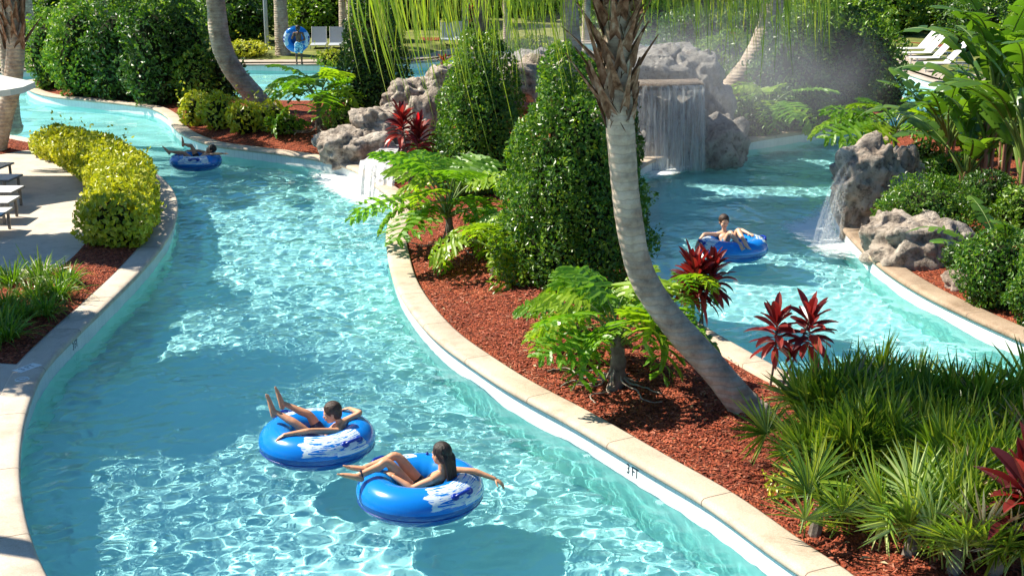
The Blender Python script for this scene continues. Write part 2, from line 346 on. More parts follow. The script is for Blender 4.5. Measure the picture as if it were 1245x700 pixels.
Mpx = [(31, 102), (40, 110), (62, 116), (100, 120), (150, 125), (183, 130), (203, 140), (212, 153), (230, 165), (262, 175), (300, 180), (350, 186), (392, 193), (430, 204), (455, 222), (475, 237), (480, 250), (472, 281), (475, 313), (483, 343), (503, 376), (532, 408), (568, 435), (620, 469), (690, 507), (780, 560), (860, 607), (940, 665), (991, 700), (1130, 800),
       (1500, 800), (1420, 690), (1250, 610), (1150, 557), (1060, 508), (980, 465), (920, 433), (851, 393), (818, 366), (795, 335), (783, 300), (780, 262), (772, 228), (776, 205), (795, 193), (850, 183), (920, 168), (1000, 156), (1050, 147), (1088, 137), (1102, 127), (1096, 117), (1078, 107), (1040, 97), (960, 90), (860, 82), (760, 78), (660, 84), (560, 100), (440, 119), (360, 122), (290, 118), (200, 107), (120, 97), (60, 95), (36, 97)]
Rpx = [(1420, 500), (1330, 450), (1245, 410), (1180, 381), (1117, 350), (1075, 323), (1042, 293), (1018, 263), (1012, 236), (1028, 203), (1060, 172), (1110, 152), (1170, 140), (1250, 133), (1400, 130)]
Npx = [(-400, 100), (-150, 94), (0, 88), (48, 83), (150, 79), (300, 78), (445, 77), (520, 74), (600, 60), (700, 53), (800, 52), (1000, 58), (1060, 72), (1088, 83), (1110, 91), (1141, 99), (1200, 104), (1260, 106), (1400, 108), (1700, 110)]
cL = np.vstack([resample(world_curve(Lpx))]); cM = resample(world_curve(Mpx), closed=True); cR = resample(world_curve(Rpx)); cN = resample(world_curve(Npx), .3)
LAND = {}
LAND['L'] = (np.vstack([cL, [[-60, cL[-1][1]], [-60, 0], [cL[0][0] + .3, 0]]]), .20, .06)
LAND['M'] = (cM, .20, .34)
LAND['R'] = (np.vstack([cR, [[60, cR[-1][1]], [60, 10], [cR[0][0] + 1, 10]]]), .20, .25)
LAND['N'] = (np.vstack([cN, [[200, cN[-1][1]], [200, 400], [-200, 400], [-200, cN[0][1]]]]), .20, .25)
def inside(poly, p):
    x, y = p[:, 0], p[:, 1]; r = np.zeros(len(p), bool); a = poly; b = np.roll(poly, -1, 0)
    for (x1, y1), (x2, y2) in zip(a, b):
        if y1 == y2: continue
        c = ((y1 > y) != (y2 > y)) & (x < (x2 - x1) * (y - y1) / (y2 - y1) + x1); r ^= c
    return r
def edge_d(curve, p):
    out = np.full(len(p), 1e9)
    for i in range(0, len(p), 4000):
        q = p[i:i + 4000]; out[i:i + 4000] = np.sqrt(((q[:, None] - curve[None]) ** 2).sum(-1).min(1))
    return out
CURV = {'L': cL, 'M': cM, 'R': cR, 'N': cN}
def gz(x, y, which=None):
    p = np.array([[x, y]])
    for k in ([which] if which else 'MLRN'):
        poly, b, h = LAND[k]
        if which or inside(poly, p)[0]:
            d = edge_d(CURV[k], p)[0]; return b + h * (1 - math.exp(-(d / 1.3) ** 2))
    return .2
def G(px, py, which=None):
    z = .35
    for _ in range(3):
        p = P(px, py, z); z = gz(p[0], p[1], which)
    return np.array([p[0], p[1], z])
M_lawn = noisy('mown_lawn', [(.07, .08, .02), (.14, .16, .03), (.26, .25, .06)], .9, .9, .4, .05)
def land_sheet(name, key, spacing, mat, ins=.27, bbox=None, thr=0):
    poly, b, h = LAND[key]; ring = CURV[key]
    border = inset(poly, ins) if key == 'M' else poly
    if key != 'M':
        n = len(ring); T = nrm(np.gradient(ring, axis=0)); N = np.stack([-T[:, 1], T[:, 0]], -1)
        mid = ring[n // 2] + N[n // 2] * .1; s = 1 if inside(poly, mid[None])[0] else -1
        border = np.vstack([ring + N * ins * s, poly[n:]])
    st = 2; bb = border[::st]
    lo, hi = bb.min(0), bb.max(0); lo = np.maximum(lo, [-60, 0]); hi = np.minimum(hi, [60, 75])
    pts = []; y = lo[1]
    while y < hi[1]:
        s = spacing * max(1, y / 14); xs = np.arange(lo[0], hi[0], s); pts.append(np.stack([xs, np.full(len(xs), y)], -1)); y += s
    pts = np.vstack(pts); pts = pts[inside(bb, pts)]; pts = pts[edge_d(ring, pts) > ins + .08]
    V = [Vector(q) for q in np.vstack([bb, pts])]; n = len(bb)
    r = delaunay_2d_cdt(V, [], [list(range(n))], 1, 1e-5)
    v2 = np.array([tuple(q) for q in r[0]]); d = edge_d(ring, v2)
    z = b + h * (1 - np.exp(-(np.maximum(d - ins * .7, 0) / 1.3) ** 2)) + .02 * vnoise(np.c_[v2, 0 * d], 1.3, 5) * (d > ins + .05)
    tris = np.array([f for f in r[2] if len(f) == 3]); g = Geo(); g.add(np.c_[v2, z], tris)
    o = g.obj(name, mat, smooth=True); tag(o, kind='structure'); return o
land_sheet('mulch_island', 'M', .3, M_mulch)
land_sheet('mulch_bank_east', 'R', .35, M_mulch)
land_sheet('ground_north', 'N', 1.2, M_lawn)
land_strip = None
# west bank: concrete deck with a mulch bed along the coping
g = Geo(); pl = LAND['L'][0][::2]; nn = len(cL[::2])
g.add(np.c_[pl, np.full(len(pl), .243)], [list(range(len(pl)))]); o = g.obj('patio_deck', M_patio); tag(o, kind='structure')

def sweep(curve, prof, closed, land_poly, mat, name, kind='structure', sm=True):
    T = nrm(np.roll(curve, -1, 0) - np.roll(curve, 1, 0)) if closed else nrm(np.gradient(curve, axis=0)); N = np.stack([-T[:, 1], T[:, 0]], -1)
    k = len(curve) // 2; s = 1 if inside(land_poly, (curve[k] + N[k] * .1)[None])[0] else -1; N = N * s
    prof = np.array(prof); n = len(curve); m = len(prof)
    V = np.zeros((n, m, 3)); V[:, :, :2] = curve[:, None] + N[:, None] * prof[None, :, :1]; V[:, :, 2] = prof[None, :, 1]
    I = np.arange(n * m).reshape(n, m); J = np.roll(I, -1, 0)
    if not closed: I, J = I[:-1], J[:-1]
    q = np.stack([I[:, :-1], J[:, :-1], J[:, 1:], I[:, 1:]], -1).reshape(-1, 4)
    if s > 0: q = q[:, ::-1]
    g = Geo(); g.add(V, q); me = g.mesh(name, mat, sm)
    arc = np.concatenate([[0], np.cumsum(np.linalg.norm(np.diff(curve, axis=0), axis=1))]); pa = np.concatenate([[0], np.cumsum(np.linalg.norm(np.diff(prof, axis=0), axis=1))])
    uv = me.uv_layers.new(name='UVMap'); li = np.zeros(len(me.loops), np.int32); me.loops.foreach_get('vertex_index', li)
    U = np.stack([arc[li // m], pa[li % m]], -1)
    if closed: # keep u continuous on the closing face
        last = len(arc) - 1; fi = np.repeat(np.arange(len(q)), 4); wrap = (fi // (m - 1) == last) & (li // m == 0); U[wrap, 0] = arc[-1] + .16
    uv.data.foreach_set('uv', U.ravel()); o = link(name, me); tag(o, kind=kind); return o
COPING = [(.01, .17), (-.025, .18), (-.04, .205), (-.038, .235), (-.015, .257), (.03, .262), (.28, .262), (.302, .255), (.307, .15)]
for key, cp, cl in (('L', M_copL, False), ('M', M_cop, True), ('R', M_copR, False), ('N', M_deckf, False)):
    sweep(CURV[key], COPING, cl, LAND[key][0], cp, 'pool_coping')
    sweep(CURV[key], [(.012, .18), (.012, -.05)], cl, LAND[key][0], M_tile, 'waterline_tile')
    sweep(CURV[key], [(.014, -.05), (.014, -1.02)], cl, LAND[key][0], M_plaster, 'pool_wall')
g = Geo(); g.add([[-200, -20, -.98], [200, -20, -.98], [200, 120, -.98], [-200, 120, -.98]], [[0, 1, 2, 3]]); o = g.obj('pool_floor', M_floor); tag(o, kind='structure')
o.cycles.is_caustics_receiver = True
for ob in bpy.data.objects:
    if ob.name.startswith('pool_wall'): ob.cycles.is_caustics_receiver = True
# far ground to the horizon
g = Geo(); g.add([[-1500, 100, .12], [1500, 100, .12], [1500, 1500, .12], [-1500, 1500, .12]], [[0, 1, 2, 3]]); tag(g.obj('far_ground', M_grass), kind='structure')
# bed on the west bank
bed_out = [(-80, 430), (0, 438), (31, 437)]
inner = inset(LAND['L'][0], .335)[:len(cL)]
i0 = np.argmin(((inner - P(40, 438, .26)[:2]) ** 2).sum(1)); i1 = np.argmin(((inner - P(-70, 166, .26)[:2]) ** 2).sum(1))
pat = resample([P(x, y, .26)[:2] for x, y in [(-70, 192), (0, 187), (33, 182), (77, 196), (108, 211), (123, 229), (122, 250), (112, 280), (95, 305), (69, 325), (30, 338), (-60, 350)]])
bed = np.vstack([inner[i0:i1 + 1], pat, [P(-60, 436, .26)[:2]]])
def sheet(name, poly, zf, mat, sp=.25, step=1):
    bb = poly[::step]; lo, hi = bb.min(0), bb.max(0); X, Y = np.meshgrid(np.arange(lo[0], hi[0], sp), np.arange(lo[1], hi[1], sp)); pts = np.stack([X.ravel(), Y.ravel()], -1)
    pts = pts[inside(bb, pts)]; d = edge_d(resample(bb, .1, False) if len(bb) < 200 else bb, pts); pts = pts[d > .08]
    r = delaunay_2d_cdt([Vector(q) for q in np.vstack([bb, pts])], [], [list(range(len(bb)))], 1, 1e-5)
    v2 = np.array([tuple(q) for q in r[0]]); g = Geo(); g.add(np.c_[v2, zf(v2, edge_d(bb, v2))], np.array([f for f in r[2] if len(f) == 3])); return tag(g.obj(name, mat, smooth=True), kind='structure')
def bedz(v, d): return .25 + .07 * (1 - np.exp(-(d / .3) ** 2)) + .012 * vnoise(np.c_[v, 0 * d], .7, 3) * (d > .1)
sheet('mulch_bed_west', bed, bedz, M_mulch)
# deck strips on the far bank
def strip(name, curve, key, a, b_, z, mat):
    return sweep(curve, [(a, z), (b_, z + .01)], False, LAND[key][0], mat, name)
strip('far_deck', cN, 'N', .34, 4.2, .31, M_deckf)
strip('far_mulch_strip', cN, 'N', 4.2, 7.5, .42, M_mulch)

# ------------------------------------------------------------------ water surface
xs = np.concatenate([-7 - np.cumsum(0.03 * 1.052 ** np.arange(90))[::-1], np.arange(-7, 9, .03), 9 + np.cumsum(0.03 * 1.052 ** np.arange(92))])
ys = [5.0]
while ys[-1] < 72: ys.append(ys[-1] + .029 * max(1, ys[-1] / 13) ** 1.3)
ys = np.array(ys); X, Y = np.meshgrid(xs, ys); Z = 0 * X; r_ = np.random.default_rng(4)
amp = .75 + .35 * vnoise(np.stack([X, Y, 0 * X], -1), 5, 8)
for k in range(120):
    lam = (.105 * (4 ** r_.random())) if k < 86 else (.5 * (5 ** r_.random())); a = r_.normal(math.pi / 2 - .25, 1.05); kx, ky = math.cos(a) * 6.28 / lam, math.sin(a) * 6.28 / lam
    Z += (.0027 if k < 86 else .0024) * lam * np.sin(kx * X + ky * Y + r_.random() * 6.28)
Z *= np.clip(amp, .35, 1.5); Z -= .025
for tx, ty in ((511, 594), (386, 533), (890, 300), (238, 196)):      # rings the floating tubes send out
    q = P(tx, ty, .12); dd = np.hypot(X - q[0], Y - q[1]); Z += .006 * np.exp(-np.clip(dd - .55, 0, 9) / .5) * np.sin((dd - .55) * 24)
I = np.arange(X.size).reshape(X.shape); q = np.stack([I[:-1, :-1], I[:-1, 1:], I[1:, 1:], I[1:, :-1]], -1).reshape(-1, 4)
g = Geo(); g.add(np.stack([X, Y, Z], -1), q); o = g.obj('pool_water', M_water, smooth=True); tag(o, kind='structure'); o.cycles.is_caustics_caster = True
print('water verts', X.size)
#@@PLANTS
# ------------------------------------------------------------------ vegetation builders
def shrub_mesh(name, rx, ry, h, n, leaf, seed, kind='round', lump=.14, lumps=.7, mat=None, wr=.5, core=True, hollow=.35, upw=.25):
    """foliage mass of many small leaves over an uneven body; base at z=0"""
    r = np.random.default_rng(seed)
    def rad_(t):
        if kind == 'cone': return np.minimum(1, (t / .14 + .72)) * np.clip(1 - t ** 1.25, 0, 1) ** .52
        if kind == 'column': return np.minimum(1, t / .1 + .6) * np.clip(1 - t ** 3.2, 0, 1) ** .5
        return np.sqrt(np.clip(1 - np.clip((t - .42) / .58, -1, 1) ** 2, 0, 1)) * np.where(t < .42, .78 + .22 * np.clip(t / .42, 0, 1) ** .5, 1)
    t = r.random(n * 3); keep = r.random(n * 3) < rad_(t) * .85 + .15; t = t[keep][:n]; a = r.random(len(t)) * 6.2832
    q = 1 - hollow * r.random(len(t)) ** 2
    R = rad_(t); base = np.stack([np.cos(a) * R * rx, np.sin(a) * R * ry, t * h], -1)
    L = vnoise(base, lumps, seed + 1) * lump + vnoise(base, lumps * .4, seed + 2) * lump * .55
    c = base * np.stack([q * (1 + L), q * (1 + L), .93 + .07 * q + .35 * L * t], -1)
    dr = .02; sl = -(rad_(np.clip(t + dr, 0, 1)) - rad_(t)) / dr * rx / h
    nr = nrm(np.stack([np.cos(a), np.sin(a), np.clip(sl, -.6, 3)], -1))
    d = nrm(nr * .35 + nrm(r.normal(size=nr.shape)) * .9 + [0, 0, upw * .6])
    fc = nrm(nr + [0, 0, .35] + r.normal(size=nr.shape) * .42)
    g = Geo(); leafcloud(g, c, d, leaf * (.65 + .7 * r.random(len(t))), r, wr, face=fc)
    m_ = max(6, n // 220); sa = r.integers(0, len(t), m_)          # stray shoots
    for u_ in np.linspace(.1, 1, 5): leafcloud(g, c[sa] + (nr[sa] * .5 + [0, 0, .8]) * u_ * leaf * 2.4 + r.normal(size=(m_, 3)) * leaf * .25, nrm(r.normal(size=(m_, 3)) + [0, 0, .5]), leaf * .8, r, wr)
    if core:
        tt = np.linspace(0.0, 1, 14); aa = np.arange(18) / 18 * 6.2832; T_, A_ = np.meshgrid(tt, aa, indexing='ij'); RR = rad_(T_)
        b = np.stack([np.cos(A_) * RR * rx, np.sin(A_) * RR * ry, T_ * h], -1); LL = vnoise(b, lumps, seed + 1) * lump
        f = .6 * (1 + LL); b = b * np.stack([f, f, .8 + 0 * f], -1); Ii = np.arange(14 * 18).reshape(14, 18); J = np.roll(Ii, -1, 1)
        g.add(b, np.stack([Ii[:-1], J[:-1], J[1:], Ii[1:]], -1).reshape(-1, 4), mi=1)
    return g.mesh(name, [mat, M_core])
def stems_mesh(h, n, seed, r0=.02, spread=.2):
    r = np.random.default_rng(seed); g = Geo()
    for i in range(n):
        a = r.random() * 6.28; s = spread * (.4 + r.random()); tube(g, smooth_path([[0.03 * math.cos(a), .03 * math.sin(a), -.05], [s * .5 * math.cos(a), s * .5 * math.sin(a), h * .5], [s * math.cos(a), s * math.sin(a), h]], 6), [r0, r0, r0 * .8, r0 * .7, r0 * .5, r0 * .4], 6)
    return g.mesh('stems', M_bark)
def shrub(label, loc, rx, ry, h, n, leaf, seed, mat, kind='round', name='shrub', cat='shrub', group=None, rz=0, **kw):
    t = thing(name, label, cat, loc, rz, group)
    link('foliage', shrub_mesh('foliage', rx, ry, h, n, leaf, seed, kind, mat=mat, **kw), t)
    link('stem', stems_mesh(h * .6, 5, seed, max(.015, h * .012), rx * .4), t); return t

def trunk_geo(pts, r0, r1, flare=1.35, ring=.014, n=None, seg=18, seed=0):
    pts = np.asarray(pts, float); L = np.linalg.norm(np.diff(pts, axis=0), axis=1).sum(); n = n or int(L / .05) + 8
    c = smooth_path(pts, n); t = np.linspace(0, 1, n); s = t * L
    R = r0 + (r1 - r0) * t + r0 * (flare - 1) * np.exp(-s / .16); R = R * (1 + ring * np.sin(s * 6.283 / .13 + 1.2 * np.sin(s * 3.1 + seed)) + .03 * np.sin(s * 2.3 + seed) + .012 * np.sin(s * 31 + 3 * np.sin(s * 5)) + .015 * np.sin(s * 9 + seed))
    g = Geo(); tube(g, c, R, seg); return g, c, R
def frond_mesh(L, droop, n, ll, hang, seed, w=.028, curl=1.0, name='frond', mat=None, e0=.9, seg=4):
    """frond along +X from the origin, starting at elevation e0 and bending down by droop"""
    r = np.random.default_rng(seed); m = 26; t = np.linspace(0, 1, m); el = e0 - droop * t ** curl
    dx = np.cos(el) * L / (m - 1); dz = np.sin(el) * L / (m - 1); yw = .06 * L * np.sin(t * 2.2 + r.random() * 6)
    p = np.stack([np.concatenate([[0], np.cumsum(dx[:-1])]), yw - yw[0], np.concatenate([[0], np.cumsum(dz[:-1])])], -1)
    g = Geo(); tube(g, p, np.interp(t, [0, .15, 1], [.03, .018, .004]), 6, mi=1)
    u = np.sort(r.uniform(.12, 1, n)); b = np.stack([np.interp(u, t, p[:, i]) for i in range(3)], -1); T = np.stack([np.interp(u, t, np.gradient(p[:, i])) for i in range(3)], -1); T = nrm(T)
    sd = np.where(np.arange(n) % 2, 1, -1)[:, None]; S = nrm(np.cross(T, [0, 0, 1.])); 
    d = S * sd * (.55 + .4 * r.random((n, 1))) + T * (.45 + .3 * r.random((n, 1))) + r.normal(size=(n, 3)) * .18 + np.array([0, 0, -.25])
    ln = ll * np.interp(u, [0, .25, .6, 1], [.6, 1, 1, .45]) * r.uniform(.75, 1.1, n)
    blades(g, b, d, ln, w * r.uniform(.8, 1.2, n), hang * r.uniform(.7, 1.3, n), seg, fold=.12, rollr=.5, rng=r)
    return g.mesh(name, [mat or M_palm, M_stalk])
def boots_mesh(c, R, s0, s1, n, seed, ln=(.25, .5), out=.5):
    """old leaf bases clasping the trunk between arc fractions s0..s1"""
    r = np.random.default_rng(seed); g = Geo(); u = np.linspace(s0, s1, n); N = len(c) - 1
    idx = np.clip(u * N, 0, N - 1).astype(int); T = nrm(np.gradient(c, axis=0)); b = []; d = []
    for k, i in enumerate(idx):
        a = k * 2.4; A = np.cross(T[i], [0, 1, 0]); A /= np.linalg.norm(A); B = np.cross(T[i], A); o = A * math.cos(a) + B * math.sin(a)
        b.append(c[i] + o * R[i] * .75); d.append(T[i] + o * (out * (.35 + .9 * r.random())))
    b = np.array(b); d = np.array(d)
    w_ = r.uniform(.12, .2, n) * (R.mean() / .17)
    blades(g, b, d, r.uniform(*ln, n), w_, r.uniform(-.15, .12, n), 5, prof=lambda t: np.interp(t, [0, .2, .55, .85, 1], [1, .95, .5, .3, .22]), fold=.28, rollr=.25, rng=r, side=np.cross(d, b - c[idx]))
    g2 = Geo(); g2.v, g2.f, g2.m, g2.n = list(g.v), list(g.f), list(g.m), g.n
    m = 260; i = r.integers(idx.min(), max(idx.max(), idx.min() + 1), m); a = r.random(m) * 6.28; o = []
    for ii, aa in zip(i, a):
        A = np.cross(T[ii], [0, 1, 0]); A /= np.linalg.norm(A); B = np.cross(T[ii], A); o.append(A * math.cos(aa) + B * math.sin(aa))
    o = np.array(o); g3 = Geo(); blades(g2, c[i] + o * R[i][:, None] * 1.0, T[i] * r.normal(.5, .6, (m, 1)) + o * .35 + r.normal(size=(m, 3)) * .3, r.uniform(.08, .3, m), .012, r.uniform(0, .5, m), 4, mi=1)
    return g2.mesh('old_leaf_bases', [M_boot, M_fibre])
def palm(name, label, pts, r0, r1, fr, group=None, boots=None, flare=1.35, seed=0, cat='palm tree', ring=.009):
    base = np.array(pts[0]); t = thing(name, label, cat, base, 0, group); loc = [np.array(p) - base for p in pts]
    g, c, R = trunk_geo(loc, r0, r1, flare, ring, seed=seed); g.obj('trunk', M_trunk, t, True)
    if boots: link('old_leaf_bases', boots_mesh(c, R, *boots), t)
    top = c[-1]
    for i, (mesh, az, el) in enumerate(fr):
        f = link('frond', mesh, t, top); f.rotation_euler = (0, -el, az)
    return t
# ------------------------------------------------------------------ main palm
B = G(915, 497, 'M'); Yp = B[1]
def at(px, py, Y): return PY(px, py, Y)
mp = [B - [0, 0, .08], at(868, 448, Yp + .05), at(815, 388, Yp + .1), at(780, 333, Yp + .1), at(764, 262, Yp), at(756, 180, Yp - .05), at(751, 100, Yp - .1), at(750, 20, Yp - .1), at(750, -50, Yp - .1), at(750, -72, Yp - .1)]
FR = [frond_mesh(2.75, 1.35, 84, .9, 1.5, 10 + i, w=.019, e0=.75) for i in range(3)] + [frond_mesh(2.2, 1.6, 76, .7, 1.5, 20 + i, w=.018, e0=.6) for i in range(2)]
fr = []
for i, (az, k, el) in enumerate([(176, 0, -.3), (190, 1, -.02), (163, 2, -.25), (182, 3, -.1), (8, 0, .2), (-12, 3, .1), (24, 1, .2), (228, 3, .2), (135, 0, .1), (4, 3, -.05), (30, 4, .0), (-24, 4, .05), (60, 1, .2), (100, 2, .4), (-60, 3, .45), (-100, 4, .5), (188, 1, .5), (20, 0, .6), (80, 0, .7), (250, 2, .7), (300, 1, .7)]):
    fr.append((FR[k], rad(az), el))
palm('leaning_palm', 'tall leaning palm with grey ringed trunk and brown shaggy leaf bases on the mulch island', mp, .15, .125, fr, boots=(.60, .93, 74, 3, (.3, .66), .8), flare=1.4)

# generic palm fronds for the rest
FG = [frond_mesh(3.3, 1.7, 110, .8, 1.3, 40 + i, w=.06, e0=.8, seg=3) for i in range(3)]
def crown(n, seed, el=(.0, .7)):
    r = np.random.default_rng(seed); return [(FG[i % 3], i * 2.4 + r.random() * .4, r.uniform(*el) - .1) for i in range(n)]
def far_palm(label, pix, zt, r0, r1, seed, nf=14, boots=None, which=None, name='palm_tree', group=None, el=(0, .7), flare=1.3):
    """pix: pixels from the base upwards at the base's distance; then carried on to height zt"""
    b = G(*pix[0], which); Y = b[1]; pts = [b - [0, 0, .1]] + [PY(x, y, Y) for x, y in pix[1:]]
    d = pts[-1] - pts[-2]; d = d / d[2]; k = zt - pts[-1][2]
    if k > 0: pts.append(pts[-1] + d * k * .5); pts.append(pts[-1] + d * k * .5 * np.array([.5, .5, 1]))
    return palm(name, label, pts, r0, r1, crown(nf, seed, el), group, boots, flare, seed)
far_palm('palm with a thick bent grey trunk rising from yellow shrubs by the left bank', [(325, 132), (305, 112), (283, 85), (268, 50), (262, 0)], 6.2, .3, .24, 1, which='M')
far_palm('pale curved palm trunk leaning right beside the grey waterfall rock', [(868, 132), (890, 108), (915, 76), (932, 40), (940, 4)], 5.6, .36, .27, 2, boots=(.7, .95, 26, 5, (.3, .7), .4))
far_palm('stout palm with shaggy leaf bases at the left edge, behind the umbrella', [(-6, 184), (6, 140), (14, 108), (19, 60), (16, 20)], 4.9, .21, .2, 3, 16, (.5, .97, 44, 6, (.4, .8), .55), name='shaggy_palm', which='L')
far_palm('leaning palm trunk rising behind the dark left shrubs near the island tip', [(68, 92), (50, 62), (36, 35), (30, 0)], 5.5, .3, .22, 4)
far_palm('slim palm trunk in the middle of the dark left shrubs', [(132, 104), (128, 60), (122, 0)], 6.0, .22, .18, 5)
far_palm('far palm trunk beside the standing boy with the tube', [(344, 66), (342, 30), (340, -10)], 5.5, .3, .24, 6, which='N', boots=(.5, .95, 24, 8, (.4, .8), .4))
far_palm('far pair palm trunk nearest the reclined grey chairs', [(420, 56), (419, 20), (418, -20)], 6, .28, .22, 7, which='N')
far_palm('far palm trunk with spreading leaf bases behind the dark cone shrub', [(432, 60), (430, 20), (428, -10)], 5, .3, .28, 8, which='N', boots=(.4, .95, 24, 9, (.5, 1.), .5))
far_palm('thin dark palm trunk seen between the hanging leaflets, left one of a pair', [(566, 62), (566, 30), (566, -10)], 6, .17, .15, 9, which='N')
far_palm('thin palm trunk seen right of the hanging leaflets above the cone shrubs', [(616, 58), (616, 30), (615, -10)], 6, .17, .15, 10, which='N')
far_palm('palm trunk behind the waterfall pool left of the main palm crown', [(712, 48), (713, 20), (714, -20)], 6, .2, .17, 11, which='N')
# off-frame palms on the west bank and behind the rocks: their crowns shade the water
def plain_palm(label, x, y, z0, zt, seed, nf=20, lean=(0, 0), group=None, el=(0, .8)):
    b = np.array([x, y, z0]); pts = [b, b + [lean[0] * .3, lean[1] * .3, (zt - z0) * .4], b + [lean[0], lean[1], zt - z0]]
    return palm('palm_tree', label, pts, .2, .15, crown(nf, seed, el), group, None, 1.3, seed)
plain_palm('palm behind the two cone shrubs with its crown above the photo', 1.4, 25.3, .4, 6.6, 35, 22, lean=(-.6, .6))
plain_palm('palm beyond the left shrubs with its crown above the photo', -13.5, 34.5, .2, 7.2, 36, 16)

# broad shade trees standing outside the photo's frame
def shade_tree(label, base, lobes, seed):
    t = thing('shade_tree', label, 'tree', base, 0, None); g = Geo(); zt = min(l[2] for l in lobes) - base[2]
    tube(g, smooth_path([[0, 0, -.1], [.1, 0, zt * .5], [0, .1, zt]], 12), np.linspace(.2, .12, 12), 10); c0 = np.array([0, .1, zt])
    for i, (x, y, z, rr_, rz__) in enumerate(lobes):
        c = np.array([x, y, z]) - base; tube(g, smooth_path([c0 - [0, 0, .3], c0 * .5 + c * .5 + [0, 0, .1], c], 8), np.linspace(.1, .03, 8), 7)
        m = shrub_mesh('crown', rr_, rr_, rz__ * 2, int(5200 * rr_ ** 2), .15, seed + i, 'round', .25, 1.2, M_mid, core=False, hollow=.9); link('crown', m, t, c - [0, 0, rz__])
    g.obj('trunk', M_bark, t, True); return t
shade_tree('broad leafy tree on the west deck outside the photo, shading the near water', np.array([-10.4, 14.6, .24]), [(-9.6, 16.1, 5.6, 1.3, .9), (-10.8, 16.9, 5.8, 1.3, .9), (-9.0, 17.6, 5.6, .8, .6)], 31)
shade_tree('tall leafy tree on the near west deck outside the photo', np.array([-8.6, 11.0, .24]), [(-7.4, 11.5, 8.2, .9, .7), (-8.4, 11.0, 8.5, .7, .5), (-6.5, 11.1, 8.3, .6, .5)], 41)
shade_tree('leafy tree west of the patio outside the photo', np.array([-12.6, 21.0, .24]), [(-10.4, 21.0, 5.3, .8, .6), (-12.2, 21.6, 5.6, 1.2, .7), (-12.8, 20.2, 5.2, 1.0, .7)], 51)
shade_tree('leafy tree behind the left cone shrub with its crown above the photo', np.array([-.75, 27.6, .4]), [(-1.2, 26.2, 6.2, 1.7, 1.1), (-.2, 27.6, 6.6, 1.4, 1.0), (-2.4, 27.4, 6.4, 1.3, .9), (-.6, 25.0, 6.3, 1.0, .8)], 61)
# ------------------------------------------------------------------ cone shrubs
def S(px, py, which='M'):  # metres per pixel at that ground point
    p = G(px, py, which); return float(np.dot(p - Cv, Fv)) / FPX, p
def pshrub(label, px, py, wpx, hpx, dens, leaf, seed, mat, kind='round', which=None, depth=.85, **kw):
    s, p = S(px, py, which); rx = wpx * s / 2 * 1.12; h = hpx * s * 1.04
    n = int(dens * 2.6 * (rx * rx * depth * (3 if kind == 'round' else 0) + 3.6 * rx * h) / leaf ** 2)
    return shrub(label, p - [0, 0, .04], rx, rx * depth, h, min(n, 42000), leaf, seed, mat, kind, **kw)
pshrub('tall cone-shaped glossy shrub right behind the leaning palm trunk', 692, 335, 176, 266, 3.4, .07, 101, M_shrub, 'cone', name='cone_shrub', depth=.95, lump=.12)
pshrub('tall cone-shaped shrub beside the red plant and the tan rocks, left of its twin', 586, 228, 116, 186, 3.6, .075, 102, M_shrub, 'cone', name='cone_shrub', depth=.95, lump=.12, which='M')
pshrub('large dark cone-shaped shrub behind the tan rocks by the hanging palm leaves', 455, 145, 100, 155, 2.4, .1, 103, M_shrubd, 'cone', name='cone_shrub', depth=.9, lump=.1, which='M')
pshrub('narrow dark shrub behind the leaning palm at the edge of the right channel', 752, 290, 62, 205, 2.2, .08, 104, M_shrubd, 'cone', depth=.7, which='M')
# ------------------------------------------------------------------ yellow hedge along the patio
hp = [(72, 189, 60, 38), (97, 198, 66, 40), (121, 212, 70, 46), (142, 228, 72, 52), (152, 250, 74, 57), (151, 273, 76, 61), (142, 299, 78, 66)]
hp2 = [hp[0]]
for a_, b_ in zip(hp[:-1], hp[1:]): hp2 += [tuple((u + v) / 2 for u, v in zip(a_, b_)), b_]
for i, (x, y, w, h) in enumerate(hp2):
    od = ['farthest', 'second', 'third', 'fourth', 'fifth', 'sixth', 'seventh', 'eighth', 'ninth', 'tenth', 'eleventh', 'twelfth', 'nearest'][i]
    lab = {0: 'farthest yellow shrub of the curved patio hedge, at the tip by the water', 12: 'nearest yellow shrub of the curved patio hedge, beside the shaded mulch'}.get(i, od + ' yellow shrub of the curved patio hedge, counted from its far tip')
    pshrub(lab, x, y, w, h, 2.2, .11, 120 + i, M_yel, 'round', which='L', depth=1., name='hedge_shrub', cat='hedge shrub', group='yellow hedge shrubs round the patio', wr=.6, lump=.13, upw=.8)
for i, (x, y, w, h, lab) in enumerate([(240, 150, 42, 40, 'yellow shrub at the left end of the row by the bent palm'), (268, 154, 46, 42, 'yellow shrub in front of the bent palm, left of centre of its row'), (300, 160, 44, 38, 'yellow shrub at the foot of the bent grey palm'), (331, 160, 42, 34, 'greenish yellow shrub right of the bent palm foot'), (240, 122, 52, 60, 'taller loose yellow-green shrub behind the small yellow row')]):
    pshrub(lab, x, y, w, h, 1.8, .14, 140 + i, M_yel if i != 4 else M_mid, 'round', which='M', depth=.9, group='yellow shrubs by the bent palm', upw=.6)
